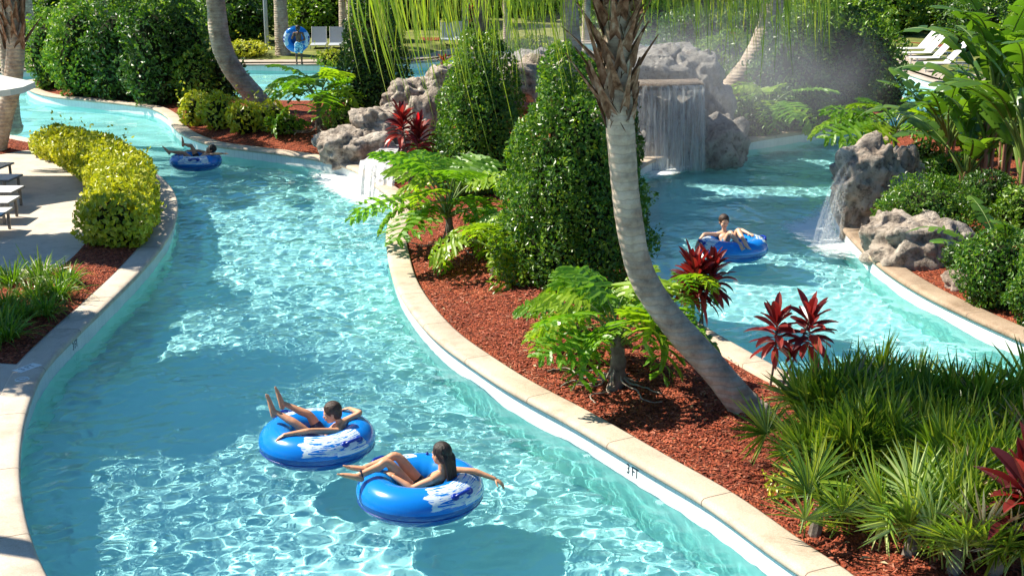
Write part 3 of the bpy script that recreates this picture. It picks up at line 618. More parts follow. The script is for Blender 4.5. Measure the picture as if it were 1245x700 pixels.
# ------------------------------------------------------------------ dark shrub masses, one thing each
bg = [  # px, base y, w, h, material, which, label
    (62, 106, 56, 92, M_mid, 'M', 'bright loose shrub at the left end of the dark thicket'),
    (105, 112, 84, 118, M_mid, 'M', 'bushy mid green shrub behind the red mulch at far left'),
    (150, 116, 76, 122, M_shrubd, 'M', 'dark shrub right of the slim palm trunk in the left thicket'),
    (192, 122, 84, 130, M_shrubd, 'M', 'dark shrub in the middle of the left thicket'),
    (228, 118, 66, 118, M_shrubd, 'M', 'dark tall shrub at the right end of the left thicket'),
    (270, 120, 50, 60, M_shrubd, 'M', 'low dark shrub behind the bent palm'),
    (30, 62, 60, 60, M_mid, 'N', 'far shrub on the bank behind the shaggy palm'),
    (110, 64, 90, 60, M_shrubd, 'N', 'far dark shrub behind the left thicket'),
    (200, 64, 100, 62, M_mid, 'N', 'far green shrub behind the left thicket'),
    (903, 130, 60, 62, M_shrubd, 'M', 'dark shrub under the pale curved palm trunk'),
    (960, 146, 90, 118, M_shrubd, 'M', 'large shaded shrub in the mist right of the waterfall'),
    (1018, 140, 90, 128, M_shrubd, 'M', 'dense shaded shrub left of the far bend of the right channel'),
    (1062, 128, 64, 106, M_mid, 'M', 'bright leafy shrub above the far bend of the right channel'),
    (985, 112, 100, 118, M_mid, 'M', 'tall green shrub behind the shaded ones by the curved palm'),
    (880, 100, 74, 60, M_mid, 'M', 'yellow-green clipped hedge behind the grey waterfall rock'),
    (850, 72, 90, 62, M_shrubd, 'N', 'far dark shrub above the waterfall rock'),
    (930, 70, 90, 74, M_shrubd, 'N', 'far dark shrub behind the pale curved palm'),
    (1030, 62, 90, 66, M_mid, 'N', 'far green shrub left of the white loungers'),
    (1190, 62, 80, 66, M_shrubd, 'N', 'far dark shrub behind the banana leaves'),
    (1240, 80, 60, 70, M_mid, 'N', 'far green shrub at the right edge'),
    (800, 52, 80, 50, M_mid, 'N', 'far pale shrub above the waterfall crest'),
]
for i, (x, y, w, h, mt, wh, lab) in enumerate(bg):
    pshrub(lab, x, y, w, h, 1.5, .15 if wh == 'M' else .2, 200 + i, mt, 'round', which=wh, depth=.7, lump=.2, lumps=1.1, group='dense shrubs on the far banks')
words = ['first', 'second', 'third', 'fourth', 'fifth', 'sixth', 'seventh', 'eighth', 'ninth', 'tenth', 'eleventh', 'twelfth', 'thirteenth', 'fourteenth', 'fifteenth', 'sixteenth', 'seventeenth', 'eighteenth', 'nineteenth', 'twentieth', 'twenty-first', 'twenty-second', 'low extra', 'small extra', 'last extra']
HB = [shrub_mesh('foliage', 1.7, 1.1, 2.5, 3400, .2, 500 + i, 'round', .2, 1.0, [M_mid, M_shrubd, M_mid][i]) for i in range(3)]; HS = stems_mesh(1.4, 5, 3, .03, .5)
k = 0
for x, y in [(-10, 46), (45, 42), (100, 40), (160, 44), (215, 40), (262, 46), (300, 24), (350, 20), (400, 22), (450, 26), (505, 34), (560, 26), (610, 20), (660, 26), (715, 30), (770, 40), (820, 40), (1085, 42), (1130, 38), (1175, 44), (1225, 46), (1265, 60), (296, 52), (392, 44), (470, 50)]:
    p = G(x, y, 'N'); t = thing('shrub', '%s shrub from the left in the hedge row along the far lawn' % words[k], 'shrub', p, k * 1.9, 'hedge row along the far lawn'); link('foliage', HB[k % 3], t); link('stem', HS, t); q = 1 + .25 * math.sin(k * 2.3); t.scale = (q * 1.1, q * 1.1, q); k += 1
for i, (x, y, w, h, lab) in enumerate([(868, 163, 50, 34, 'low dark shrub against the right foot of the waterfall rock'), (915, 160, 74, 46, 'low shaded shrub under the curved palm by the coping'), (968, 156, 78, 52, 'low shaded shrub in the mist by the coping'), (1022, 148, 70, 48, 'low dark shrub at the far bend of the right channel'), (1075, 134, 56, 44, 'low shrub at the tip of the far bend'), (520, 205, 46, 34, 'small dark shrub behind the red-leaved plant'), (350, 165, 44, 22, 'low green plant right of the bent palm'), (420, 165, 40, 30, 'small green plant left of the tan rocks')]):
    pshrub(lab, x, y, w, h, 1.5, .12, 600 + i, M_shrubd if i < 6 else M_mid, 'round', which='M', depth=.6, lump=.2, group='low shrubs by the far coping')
# yellow low shrubs on the far bank
for i, (x, y, w, h, wh, lab) in enumerate([(405, 74, 40, 20, 'N', 'low yellow shrub in front of the grey chairs'), (300, 68, 50, 18, 'N', 'low yellow-green shrub left of the standing boy'), (1160, 60, 28, 24, 'N', 'small yellow shrub beside the white loungers'), (648, 62, 60, 18, 'N', 'low yellow hedge behind the cone shrubs'), (560, 118, 60, 46, 'M', 'small yellow-green plant on top of the tan rocks')]):
    pshrub(lab, x, y, w, h, 1.6, .16, 230 + i, M_yel if i != 4 else M_phily, 'round', which=wh, group='low yellow shrubs on the far bank')
# tall tree and hedge backdrop
r = np.random.default_rng(77)
names = ['far left', 'left', 'left of centre', 'near centre', 'centre', 'right of centre', 'right', 'far right']
hm = [shrub_mesh('foliage', 3.4, 2.2, 4.6, 5200, .3, 300 + i, 'round', .22, 1.6, mat=[M_shrubd, M_mid, M_shrub][i % 3]) for i in range(3)]
for i in range(15):
    x = -31 + i * 4.6; y = 74 + 5 * math.sin(i * 2.1) + (3 if i % 2 else -2)
    t = thing('background_tree', 'broad leafy tree number %s along the far edge of the grounds' % (['one','two','three','four','five','six','seven','eight','nine','ten','eleven','twelve','thirteen','fourteen','fifteen'][i]), 'tree', (x, y, .2), r.random() * 6, 'trees along the far edge')
    t.scale = (1, 1, r.uniform(.9, 1.25)); f = link('crown', hm[i % 3], t, (0, 0, .7)); tg = Geo(); tube(tg, [[0, 0, -.1], [0.05, 0, 1], [0, .05, 2.6]], [.2, .16, .1], 8); tg.obj('trunk', M_bark, t)

# ------------------------------------------------------------------ philodendrons
def phil_leaf_mesh(seed, L=.62, W=.5, pet=.55, mat=None, droop=.9):
    """long petiole along +X rising, then a deeply lobed blade"""
    r = np.random.default_rng(seed); g = Geo(); m = 12; t = np.linspace(0, 1, m); el = 1.0 - .9 * t
    p = np.stack([np.cumsum(np.cos(el)) * pet / m, 0 * t, np.cumsum(np.sin(el)) * pet / m], -1); p -= p[0]
    tube(g, p, np.linspace(.014, .009, m), 6, mi=1); tip = p[-1]; e = el[-1]
    k = 14; tt = np.linspace(0, 1, k); ee = e - .15 - droop * tt; q = tip + np.stack([np.cumsum(np.cos(ee)) * L / k, .03 * np.sin(tt * 4), np.cumsum(np.sin(ee)) * L / k], -1)
    T = nrm(np.gradient(q, axis=0)); blades(g, q[:1], T[:1], .01, .01, 0, 2)
    # midrib web
    up = np.cross(T, [0, 1., 0]); wid = .075 * L / .6 * np.interp(tt, [0, .2, 1], [.8, 1, .25]); Wd = np.array([0, 1., 0])
    V = np.stack([q - Wd * wid[:, None] + up * -.01, q, q + Wd * wid[:, None] + up * -.01], 1); Ii = np.arange(k * 3).reshape(k, 3)
    g.add(V, np.concatenate([np.stack([Ii[:-1, j], Ii[:-1, j + 1], Ii[1:, j + 1], Ii[1:, j]], -1) for j in (0, 1)]))
    n = 8; b = []; d = []; ln = []; ww = []
    for i in range(n):
        u = i / (n - 1); c = [np.interp(u, tt, q[:, j]) for j in range(3)]; Tc = np.array([np.interp(u, tt, T[:, j]) for j in range(3)])
        for s in (-1, 1):
            fwd = -.45 + 1.25 * u; dd = np.array([0, s, 0]) + Tc * fwd + np.array([0, 0, .05]); dd = dd / np.linalg.norm(dd)
            Ll = W * .62 * math.sin(math.pi * (.16 + .72 * (1 - u)) ) ** .7 * r.uniform(.85, 1.1) * (.75 if u > .8 else 1)
            cc = np.array(c); b.append(cc); d.append(dd); ln.append(Ll); ww.append(.062 * L / .6)
            # secondary lobes
            for uu, a in ((.4, .75), (.68, .7)):
                for sg in (-1, 1):
                    d2 = nrm(dd + sg * a * Tc * .9); b.append(cc + dd * Ll * uu * .9 - [0, 0, .3 * Ll * uu * uu * .6]); d.append(d2); ln.append(Ll * .36); ww.append(.04 * L / .6)
    b, d, ln, ww = map(np.array, (b, d, ln, ww)); sd = np.cross(d, [0, 0, 1.]) ; 
    blades(g, b, d, ln, ww, .02 + .35 * r.random(len(b)), 4, prof=lambda t: np.interp(t, [0, .3, .7, 1], [.75, 1, .8, .15]), fold=.12, rollr=.25, rng=r)
    return g.mesh('leaf', [mat or M_phil, M_stalk])
PL = [phil_leaf_mesh(i, mat=M_phil, droop=.45 + .3 * i) for i in range(4)]; PLY = [phil_leaf_mesh(20 + i, mat=M_phily, droop=.8 + .3 * i) for i in range(3)]
def philodendron(label, loc, sc_, n, seed, stem=.4, young=.2, roots=0, dirs=None, group='philodendrons in the mulch beds', stemr=.05, tl=(-.75, .35)):
    t = thing('philodendron', label, 'philodendron', loc, 0, group); r = np.random.default_rng(seed); g = Geo()
    cc = smooth_path([[0, 0, -.1], [.03, 0, stem * .5], [0, .02, stem]], 14); RR = np.linspace(stemr * 1.5, stemr, 14) * (1 + .1 * np.sin(np.arange(14) * 2.1)); tube(g, cc, RR, 10); g.obj('stem', M_bark, t, True)
    for i in range(n):
        az = i * 2.4 + r.uniform(-.3, .3) if dirs is None else rad(r.choice(dirs) + r.uniform(-22, 22))
        me = PLY[r.integers(3)] if r.random() < young else PL[r.integers(4)]; f = link('leaf', me, t, (0, 0, stem * r.uniform(.75, 1))); s = sc_ * r.uniform(.7, 1.1); f.scale = (s, s, s)
        f.rotation_euler = (r.uniform(-.55, .55), r.uniform(*tl) , az)
    if roots:
        for i in range(roots):
            g = Geo(); a = i * 6.283 / roots + r.uniform(-.3, .3); Lr = r.uniform(.35, 1.05); pts = [[.03 * math.cos(a), .03 * math.sin(a), stem * r.uniform(.3, .8)], [.12 * math.cos(a), .12 * math.sin(a), stem * .15], [Lr * .45 * math.cos(a + .15), Lr * .45 * math.sin(a + .15), .02], [Lr * .8 * math.cos(a - .1), Lr * .8 * math.sin(a - .1), .03], [Lr * math.cos(a + .1), Lr * math.sin(a + .1), -.01]]
            p = smooth_path(pts, 22); 
            for q_ in p[6:]: q_[2] = max(q_[2], .012)
            tube(g, p + r.normal(0, .004, p.shape), np.linspace(.012, .006, 22), 6); g.obj('aerial_root', M_root, t, True)
    return t
philodendron('large philodendron with pale aerial roots on the mulch left of the leaning palm', G(748, 466, 'M'), 1.1, 24, 1, .5, .35, 14, stemr=.07, tl=(-.95, .1))
philodendron('philodendron leaning over the pool edge in front of the red-leaved plant', G(545, 300, 'M'), 1.5, 22, 2, .55, .3, 6)
philodendron('yellow-green philodendron at the foot of the cone shrub', G(600, 330, 'M'), 1.15, 12, 3, .3, 1.0, 0)
philodendron('philodendron with bare stem between yellow shrubs and tan rocks', G(388, 163, 'M'), 1.5, 18, 4, .62, .3, 8)
philodendron('philodendron on the right side of the leaning palm below red leaves', G(812, 396, 'M'), .8, 14, 5, .4, .35, 0)
philodendron('bright philodendron behind the tall pitted rock on the right bank', G(1085, 196, 'R'), 1.75, 18, 6, .6, .45, 0)
philodendron('small philodendron at the foot of the large one, by the pool edge', G(700, 420, 'M'), .8, 10, 7, .2, .6, 0)
philodendron('dull low philodendron in the shade right of the waterfall', G(935, 155, 'M'), 1.6, 14, 8, .5, .5, 0)

# ------------------------------------------------------------------ red cordylines
def cordyline(label, loc, h, n, L, seed, stems=1, hot=.08, W=.085, lean=.15, group='red cordylines', sp=1.25, dr=.45):
    t = thing('cordyline', label, 'cordyline', loc, 0, group); r = np.random.default_rng(seed)
    for s in range(stems):
        a = r.random() * 6.28; hh = h * r.uniform(.85, 1.1); tip = np.array([lean * hh * math.cos(a), lean * hh * math.sin(a) * .5, hh]); g = Geo(); off = np.array([.07 * s, .02 * s, 0])
        p = smooth_path([off + [0, 0, -.05], off + tip * .5 + [.02, 0, 0], off + tip], 12); tube(g, p, np.linspace(.016, .011, 12), 7); g.obj('stem', M_bark, t, True)
        g = Geo(); m = n; k = np.arange(m); az = k * 2.4 + r.uniform(-.3, .3, m); u = k / m; el = 1.35 - sp * (1 - u) ** .8 + r.uniform(-.15, .15, m); span = min(.55 * L + .12, .5)
        b = (off + tip)[None] + np.stack([0 * u, 0 * u, -span * (1 - u)], -1); d = np.stack([np.cos(el) * np.cos(az), np.cos(el) * np.sin(az), np.sin(el)], -1)
        isn = (r.random(m) < hot) & (u > .5)
        for sel, mi in ((~isn, 0), (isn, 1)):
            if sel.any(): blades(g, b[sel], d[sel], (L * r.uniform(.7, 1.1, m))[sel], (W * r.uniform(.8, 1.15, m))[sel], (.1 + dr * (1 - u) * r.uniform(.5, 1.3, m))[sel], 7, prof=lambda t: np.interp(t, [0, .12, .3, .6, .85, 1], [.25, .35, .85, 1, .6, .02]), fold=.25, rollr=.3, rng=r, mi=mi)
        g.obj('foliage', [M_red, M_redhot], t)
    return t
cordyline('tall dark red cordyline standing by the splashing white stones', G(499, 246, 'M'), 1.5, 46, .5, 1, 2, .12, .1, .08)
cordyline('dense red cordyline just right of the leaning palm trunk', G(842, 398, 'M'), .85, 50, .46, 2, 3, .1, .09, .25)
cordyline('left one of two slender red cordylines by the right channel', G(936, 468, 'M'), .86, 34, .4, 3, 1, .03, .1, .06, sp=1.75, dr=.3)
cordyline('right one of two slender red cordylines, its thin stem slanting', G(948, 470, 'M'), .86, 38, .42, 4, 1, .05, .1, .36, sp=1.75, dr=.3)
cordyline('large close red cordyline at the bottom right corner', G(1252, 700, 'M'), .8, 46, .58, 5, 2, .08, .11, .2)
cordyline('small red cordyline on top of the tan rocks', G(545, 108, 'M') , .9, 26, .5, 6, 1, .1, .12)
cordyline('distant red plant between the far palm trunks', G(588, 66, 'N'), 2.2, 40, .9, 7, 2, .4, .16)
cordyline('distant red plant at the foot of the far palm pair', G(436, 68, 'N'), 1.1, 24, .6, 8, 1, .3, .14)

# ------------------------------------------------------------------ saw palmettos
def fan_mesh(seed, R=.62, pet=.45, mat=None, n=24):
    r = np.random.default_rng(seed); g = Geo(); m = 8; t = np.linspace(0, 1, m); el = 1.25 - .35 * t; p = np.stack([np.cumsum(np.cos(el)) * pet / m, 0 * t, np.cumsum(np.sin(el)) * pet / m], -1); p -= p[0]; tube(g, p, np.linspace(.01, .007, m), 5, mi=1)
    a = np.linspace(-1.95, 1.95, n) + r.normal(0, .03, n); e = .75; ax = np.array([math.cos(e), 0, math.sin(e)]); up = np.array([-math.sin(e), 0, math.cos(e)]); sy = np.array([0, 1., 0])
    d = np.cos(a)[:, None] * ax + np.sin(a)[:, None] * sy + up * (.12 + .25 * np.cos(a)[:, None]) + r.normal(0, .04, (n, 3))
    L = R * (1 - .18 * np.abs(a) / 1.95) * r.uniform(.88, 1.06, n); side = np.cross(d, up)
    blades(g, np.repeat(p[-1:], n, 0), d, L, .03 * R / .5, r.uniform(-.02, .16, n), 4, prof=lambda t: np.interp(t, [0, .35, .6, 1], [.35, 1, .8, .04]), fold=.3, side=side)
    return g.mesh('fan_leaf', [mat or M_palmetto, M_stalk])
M_dead = leafmat('dead_palmetto_leaf', [(.2, .13, .06), (.34, .25, .14), (.45, .38, .26)], .7, .1)
FAN = [fan_mesh(i) for i in range(5)] + [fan_mesh(9, mat=M_dead)]; FANS = [fan_mesh(30 + i, mat=M_silver) for i in range(2)]
def palmetto(label, loc, h, n, s, seed, silver=0, spread=.35, group='saw palmettos at the lower right'):
    t = thing('saw_palmetto', label, 'saw palmetto', loc, 0, group); r = np.random.default_rng(seed)
    g = Geo(); tube(g, [[0, 0, -.05], [.02, 0, .08], [.03, .02, .18]], [.06, .055, .04], 8); g.obj('stem', M_bark, t)
    for i in range(n):
        az = i * 2.4 + r.uniform(-.3, .3); tilt = r.uniform(-.85, .35); q = r.random(); f = link('fan_leaf', FANS[r.integers(2)] if r.random() < silver else FAN[5 if r.random() < .06 else r.integers(5)], t, (r.normal(0, spread * .5), r.normal(0, spread * .4), h * r.uniform(0, 1))); k = s * r.uniform(.75, 1.15); f.scale = (k, k, k); f.rotation_euler = (r.uniform(-.35, .35), tilt, az)
    return t
pm = [(1000, 545, .32, 34, 1.0, 'palmetto clump nearest the foot of the leaning palm'), (1065, 540, .42, 36, 1.05, 'tall palmetto clump against the bright water, left of centre'), (1130, 560, .42, 38, 1.05, 'tall palmetto clump in the middle of the back row'), (1200, 560, .42, 36, 1.1, 'palmetto clump at the right edge of the back row'), (1040, 590, .3, 30, .95, 'shaded palmetto clump in the middle of the front slope'), (1118, 606, .3, 32, 1.0, 'palmetto clump beside the silvery ones'), (1185, 640, .3, 34, 1.0, 'palmetto clump behind the close red cordyline'), (1265, 600, .4, 30, 1.1, 'palmetto clump cut by the right edge of the photo'), (1000, 590, .25, 26, .9, 'palmetto clump on the mulch side, between the first and the lone small one'), (1150, 595, .3, 34, 1.0, 'palmetto clump in the very middle of the planting'), (1085, 575, .3, 34, 1.0, 'dense palmetto clump behind the silvery one'), (1225, 590, .3, 34, 1.0, 'palmetto clump right behind the close red cordyline leaves'), (1210, 690, .15, 22, .9, 'palmetto clump under the close red cordyline')]
for i, (x, y, h, n, s, lab) in enumerate(pm): palmetto(lab, G(x, y, 'M'), h * .7, n + 2, s * (.86 if i not in (4, 5, 6) else .82), 50 + i)
palmetto('small low palmetto whose leaf hangs over the coping', G(990, 645, 'M'), .08, 9, .8, 70)
palmetto('silvery young palmetto above the bare mulch at lower right', G(1105, 668, 'M'), .12, 14, .85, 71, .55, .2)
palmetto('pale palmetto at the bottom edge of the photo, right of the mulch gap', G(1160, 690, 'M'), .12, 14, .85, 72, .5, .25)
# small lime plant on mulch
pshrub('tiny lime green plant on the mulch near the palmettos', 950, 597, 34, 26, 1.2, .05, 260, M_yel, which='M', core=False)
# ------------------------------------------------------------------ liriope clumps on the west bed
def strap_mesh(n, L, seed, W=.02):
    r = np.random.default_rng(seed); g = Geo(); a = r.random(n) * 6.283; el = r.uniform(.55, 1.4, n); rr_ = r.random(n) * .12
    blades(g, np.stack([np.cos(a) * rr_, np.sin(a) * rr_, 0 * a], -1), np.stack([np.cos(a) * np.cos(el), np.sin(a) * np.cos(el), np.sin(el)], -1), L * r.uniform(.6, 1.15, n), W, r.uniform(.15, .65, n), 6, prof=lambda t: np.interp(t, [0, .2, .7, 1], [.6, 1, .8, .05]), fold=.25, rollr=.3, rng=r); return g.mesh('strap_leaves', M_strap)
SM = [strap_mesh(130, .62, 80 + i) for i in range(3)]
for i, (x, y) in enumerate([(-25, 352), (15, 350), (50, 346), (82, 350), (-30, 378), (8, 378), (42, 372), (70, 368), (-30, 405), (0, 402), (28, 396), (-20, 425), (8, 420), (55, 390)]):
    p = G(x, y, 'L'); p[2] = .28; row = ['rear', 'rear', 'rear', 'rear', 'middle', 'middle', 'middle', 'middle', 'front', 'front', 'front', 'foremost', 'foremost', 'inner'][i]
    o = link('strap_leaf_clump', SM[i % 3], None, p); o.rotation_euler.z = i * 1.3; s = .85 + .3 * ((i * 7) % 5) / 5; o.scale = (s, s, s); pos = ['outside the left edge', 'at the left edge', 'beside the patio', 'nearest the coping', 'outside the left edge', 'at the left edge', 'second from the coping', 'nearest the coping', 'outside the left edge', 'at the left edge', 'nearest the coping', 'outside the left edge', 'by the mulch corner', 'between the two'][i]
    tag(o, '%s strap-leaved grassy clump of the west bed, %s' % (row, pos), 'grass clump', 'strap-leaved clumps in the west bed')

# ------------------------------------------------------------------ right bank: paddle-leaved plants and shrubs
def paddle_mesh(seed, L=1.5, W=.5, pet=.9, droop=1.1, e0=1.35):
    r = np.random.default_rng(seed); g = Geo(); m = 14; t = np.linspace(0, 1, m); el = e0 - .25 * t ** 2
    p = np.stack([np.cumsum(np.cos(el)) * pet / m, .02 * np.sin(3 * t), np.cumsum(np.sin(el)) * pet / m], -1); p -= p[0]; tube(g, p, np.linspace(.04, .02, m), 7, mi=1)
    k = 34; tt = np.linspace(0, 1, k); ee = el[-1] - droop * tt ** 1.3; q = p[-1] + np.stack([np.cumsum(np.cos(ee)) * L / k, .05 * np.sin(tt * 3), np.cumsum(np.sin(ee)) * L / k], -1)
    tube(g, q, np.linspace(.018, .004, k), 5, mi=1); T = nrm(np.gradient(q, axis=0)); wd = W * .5 * np.sin(np.pi * np.clip(tt * .93 + .06, 0, 1)) ** .55
    for s in (-1, 1):
        cuts = set(r.choice(np.arange(3, k - 2), 7, replace=False).tolist()); ang = 0; i = 0
        segs = []; cur = [0]
        for i in range(1, k):
            cur.append(i)
            if i in cuts or i == k - 1: segs.append(cur); cur = [i]
        for sg in segs:
            if len(sg) < 2: continue
            dr = r.uniform(.05, .5); nn_ = 5; V = []
            for j, i in enumerate(sg):
                fw = .35 + (r.uniform(-.05, .05)); gap = (.06 if j == 0 else (-.06 if j == len(sg) - 1 else 0))
                for x in np.linspace(0, 1, nn_):
                    c = q[i] + np.array([0, s, 0]) * wd[i] * x + T[i] * (fw * wd[i] * x * .6 + gap * x * .6) + np.array([0, 0, 1]) * wd[i] * (.22 * x - dr * x * x)
                    V.append(c)
            Ii = np.arange(len(V)).reshape(len(sg), nn_); g.add(V, np.stack([Ii[:-1, :-1], Ii[:-1, 1:], Ii[1:, 1:], Ii[1:, :-1]], -1).reshape(-1, 4))
    return g.mesh('leaf', [M_banana, M_stalk], True)
PD = [paddle_mesh(i, 1.45, .46, .8, .8 + .25 * i) for i in range(4)]
def paddle_plant(label, loc, n, s, seed, stem=.6, tilts=(-.35, .5), dirs=None):
    t = thing('paddle_leaf_plant', label, 'tropical plant', loc, 0, 'paddle-leaved plants on the right bank'); r = np.random.default_rng(seed); g = Geo()
    for k in range(3): a = k * 2.1; tube(g, smooth_path([[.08 * math.cos(a), .08 * math.sin(a), -.1], [.1 * math.cos(a), .1 * math.sin(a), stem * .6], [.14 * math.cos(a), .14 * math.sin(a), stem * 1.2]], 8), np.linspace(.045, .028, 8), 8)
    g.obj('stem', M_caneR, t, True)
    for i in range(n):
        az = i * 2.4 + r.uniform(-.3, .3) if dirs is None else rad(r.choice(dirs) + r.uniform(-25, 25)); f = link('leaf', PD[r.integers(4)], t, (0, 0, stem * r.uniform(.3, 1.1))); k = s * r.uniform(.7, 1.1); f.scale = (k, k, k); f.rotation_euler = (r.uniform(-.2, .2), r.uniform(*tilts), az)
    return t
paddle_plant('tall paddle-leaved plant with split leaves above the ground-cover shrub', G(1195, 240, 'R'), 20, 1.3, 1, 1.5, (-.35, .2))
paddle_plant('paddle-leaved plant with tall split leaves at the right edge', G(1240, 262, 'R'), 20, 1.3, 2, 1.3, (-.35, .3))
paddle_plant('paddle-leaved plant filling the gap between the two tall ones', G(1218, 225, 'R'), 18, 1.15, 5, .8, (-.4, .4))
paddle_plant('low paddle-leaved plant behind the small-leaved round shrub', G(1172, 240, 'R'), 12, .95, 6, .4, (-.4, .4))
paddle_plant('younger paddle-leaved plant between the pitted rock and the tall ones', G(1150, 205, 'R'), 14, 1.1, 3, .5, (-.3, .4))
paddle_plant('broad-leaved young plant over the rounded rock, right of the low shrub', G(1215, 345, 'R'), 9, .72, 4, .15, (-.2, .5))
for i, (x, y, w, h, mt, lf, lab) in enumerate([(1128, 292, 118, 78, M_shrub, .055, 'low rounded shrub with small leaves spilling over the right bank rocks'), (1212, 368, 92, 92, M_shrub, .06, 'dark small-leaved shrub at the right edge above the brown coping'), (1262, 392, 70, 100, M_shrub, .06, 'small-leaved shrub cut by the right edge'), (1180, 330, 60, 40, M_shrubd, .07, 'low shrub behind the pale pinkish stone'), (1230, 190, 70, 90, M_mid, .09, 'green shrub behind the tall split paddle leaves'), (1170, 175, 60, 50, M_mid, .09, 'low green shrub near the far water'), (1152, 232, 70, 46, M_shrub, .08, 'leafy shrub at the foot of the younger paddle-leaved plant'), (1200, 262, 76, 56, M_shrubd, .08, 'dark leafy shrub hiding the canes of the tall paddle plants'), (1246, 285, 70, 60, M_mid, .08, 'leafy shrub under the paddle leaves at the right edge'), (1120, 205, 50, 34, M_shrubd, .08, 'small dark shrub behind the narrow leaning rock')]):
    pshrub(lab, x, y, w, h, 2.0, lf, 400 + i, mt, 'round', which='R', depth=.8, lump=.16, lumps=.5, group='small-leaved shrubs on the right bank')

# ------------------------------------------------------------------ mulch chips, lying loose over the beds
r = np.random.default_rng(9)
def chips(name, n, xr, yr, key, zf, s=1.0):
    p = np.stack([r.uniform(*xr, n), r.uniform(*yr, n)], -1)
    isk = isinstance(key, str); poly = LAND[key][0] if isk else key; p = p[inside(poly[::2] if len(poly) > 900 else poly, p)]; d = edge_d(CURV[key] if isk else key, p); k = d > (.36 if isk else .06); p, d = p[k], d[k]
    n = len(p); z = zf(p, d); c = np.c_[p, z + .004 + .014 * r.random(n)]; a = r.random(n) * 6.283; dd = np.stack([np.cos(a), np.sin(a), r.normal(0, .22, n)], -1)
    g = Geo(); L = r.uniform(.018, .06, n) * s; sd = nrm(np.cross(dd, [0, 0, 1.]) + r.normal(0, .25, (n, 3))); dd = nrm(dd); w = r.uniform(.004, .010, n)[:, None] * s; 
    V = np.stack([c - dd * L[:, None] / 2 - sd * w * .6, c - dd * L[:, None] / 2 + sd * w * .6, c + dd * L[:, None] / 2 + sd * w, c + dd * L[:, None] / 2 - sd * w], 1); I_ = np.arange(n * 4).reshape(n, 4); g.add(V, I_)
    return tag(g.obj(name, M_chip), 'loose shredded red bark chips', None, None, 'stuff')
mz = lambda p, d: .20 + .34 * (1 - np.exp(-(np.maximum(d - .27 * .7, 0) / 1.3) ** 2)) + .02 * vnoise(np.c_[p, 0 * d], 1.3, 5)
chips('mulch_chips', 70000, (-2.2, 5.2), (8.5, 17), 'M', mz, 1.25)
chips('mulch_chips', 30000, (-3, 4.5), (17, 26), 'M', mz, 1.4)
chips('mulch_chips', 40000, (bed[:, 0].min(), bed[:, 0].max()), (bed[:, 1].min(), bed[:, 1].max()), bed, lambda p, d: bedz(p, d) + .002, 1.2)
rz_ = lambda p, d: .20 + .25 * (1 - np.exp(-(np.maximum(d - .19, 0) / 1.3) ** 2)) + .02 * vnoise(np.c_[p, 0 * d], 1.3, 5)
chips('mulch_chips', 14000, (4, 9), (13, 24), 'R', rz_, 1.3)
p = np.stack([r.uniform(-2, 5, 900), r.uniform(8.5, 27, 900)], -1); p = p[inside(cM, p)]; d = edge_d(cM, p); p, d = p[d > .3], d[d > .3]; g = Geo()
leafcloud(g, np.c_[p, mz(p, d) + .025], r.normal(size=(len(p), 3)) * [1, 1, .15], r.uniform(.03, .09, len(p)), r, .4, face=np.array([0, 0, 1.]) + r.normal(size=(len(p), 3)) * .3)
tag(g.obj('fallen_leaves', leafmat('dry_leaf', [(.16, .09, .04), (.34, .22, .1), (.5, .4, .24)], .8, .1)), 'dry fallen leaves on the mulch', None, None, 'stuff')
#@@OBJECTS
# ------------------------------------------------------------------ rocks
import bmesh
def rock_mesh(rx, ry, rz, seed, sub=5, rough=.34, pits=.05, flat=.0):
    bm = bmesh.new(); bmesh.ops.create_icosphere(bm, subdivisions=sub, radius=1); v = np.array([x.co[:] for x in bm.verts]); f = np.array([[l.index for l in q.verts] for q in bm.faces]); bm.free()
    r = np.random.default_rng(seed)
    box_ = np.sign(v) * np.abs(v) ** .8; p = box_ * [rx, ry, rz]; S_ = (rx + ry + rz) / 3
    n1 = vnoise(p, 1.9 * S_, seed, 8); n2 = vnoise(p, .8 * S_, seed + 1, 12); ridge = 1 - np.abs(vnoise(p * [1, 1, .8], .9 * S_, seed + 2, 8)) * 1.5; off = Vector((seed * 3.1, seed, 0))
    n3 = vnoise(p, .35 * S_, seed + 3, 12); fine = .35 * n3 + np.array([mnoise.fractal(Vector(q) * (2.2 / S_ ** .5) + off, .9, 2.2, 5) for q in p]); cell = np.array([mnoise.noise(Vector(q) * 4.5 + off) for q in p])
    d = 1 + rough * (.45 * n1 + .3 * n2 + .28 * np.clip(ridge, -1, 1)) + .16 * fine - pits * np.clip(cell * 4 - .9, 0, 1.2)
    return p * d[:, None], f
def rock(label, loc, parts, seed, mat, name='boulder', group=None, sub=5, **kw):
    g = Geo()
    for i, (c, rr_) in enumerate(parts):
        v, f = rock_mesh(*rr_, seed + i * 7, sub, **kw); g.add(v + np.array(c), f)
    o = g.obj(name, mat, smooth=True, loc=loc); return tag(o, label, 'rock', group)
def RP(px, py, Y): return PY(px, py, Y)
RG = 'artificial rocks round the waterfalls'
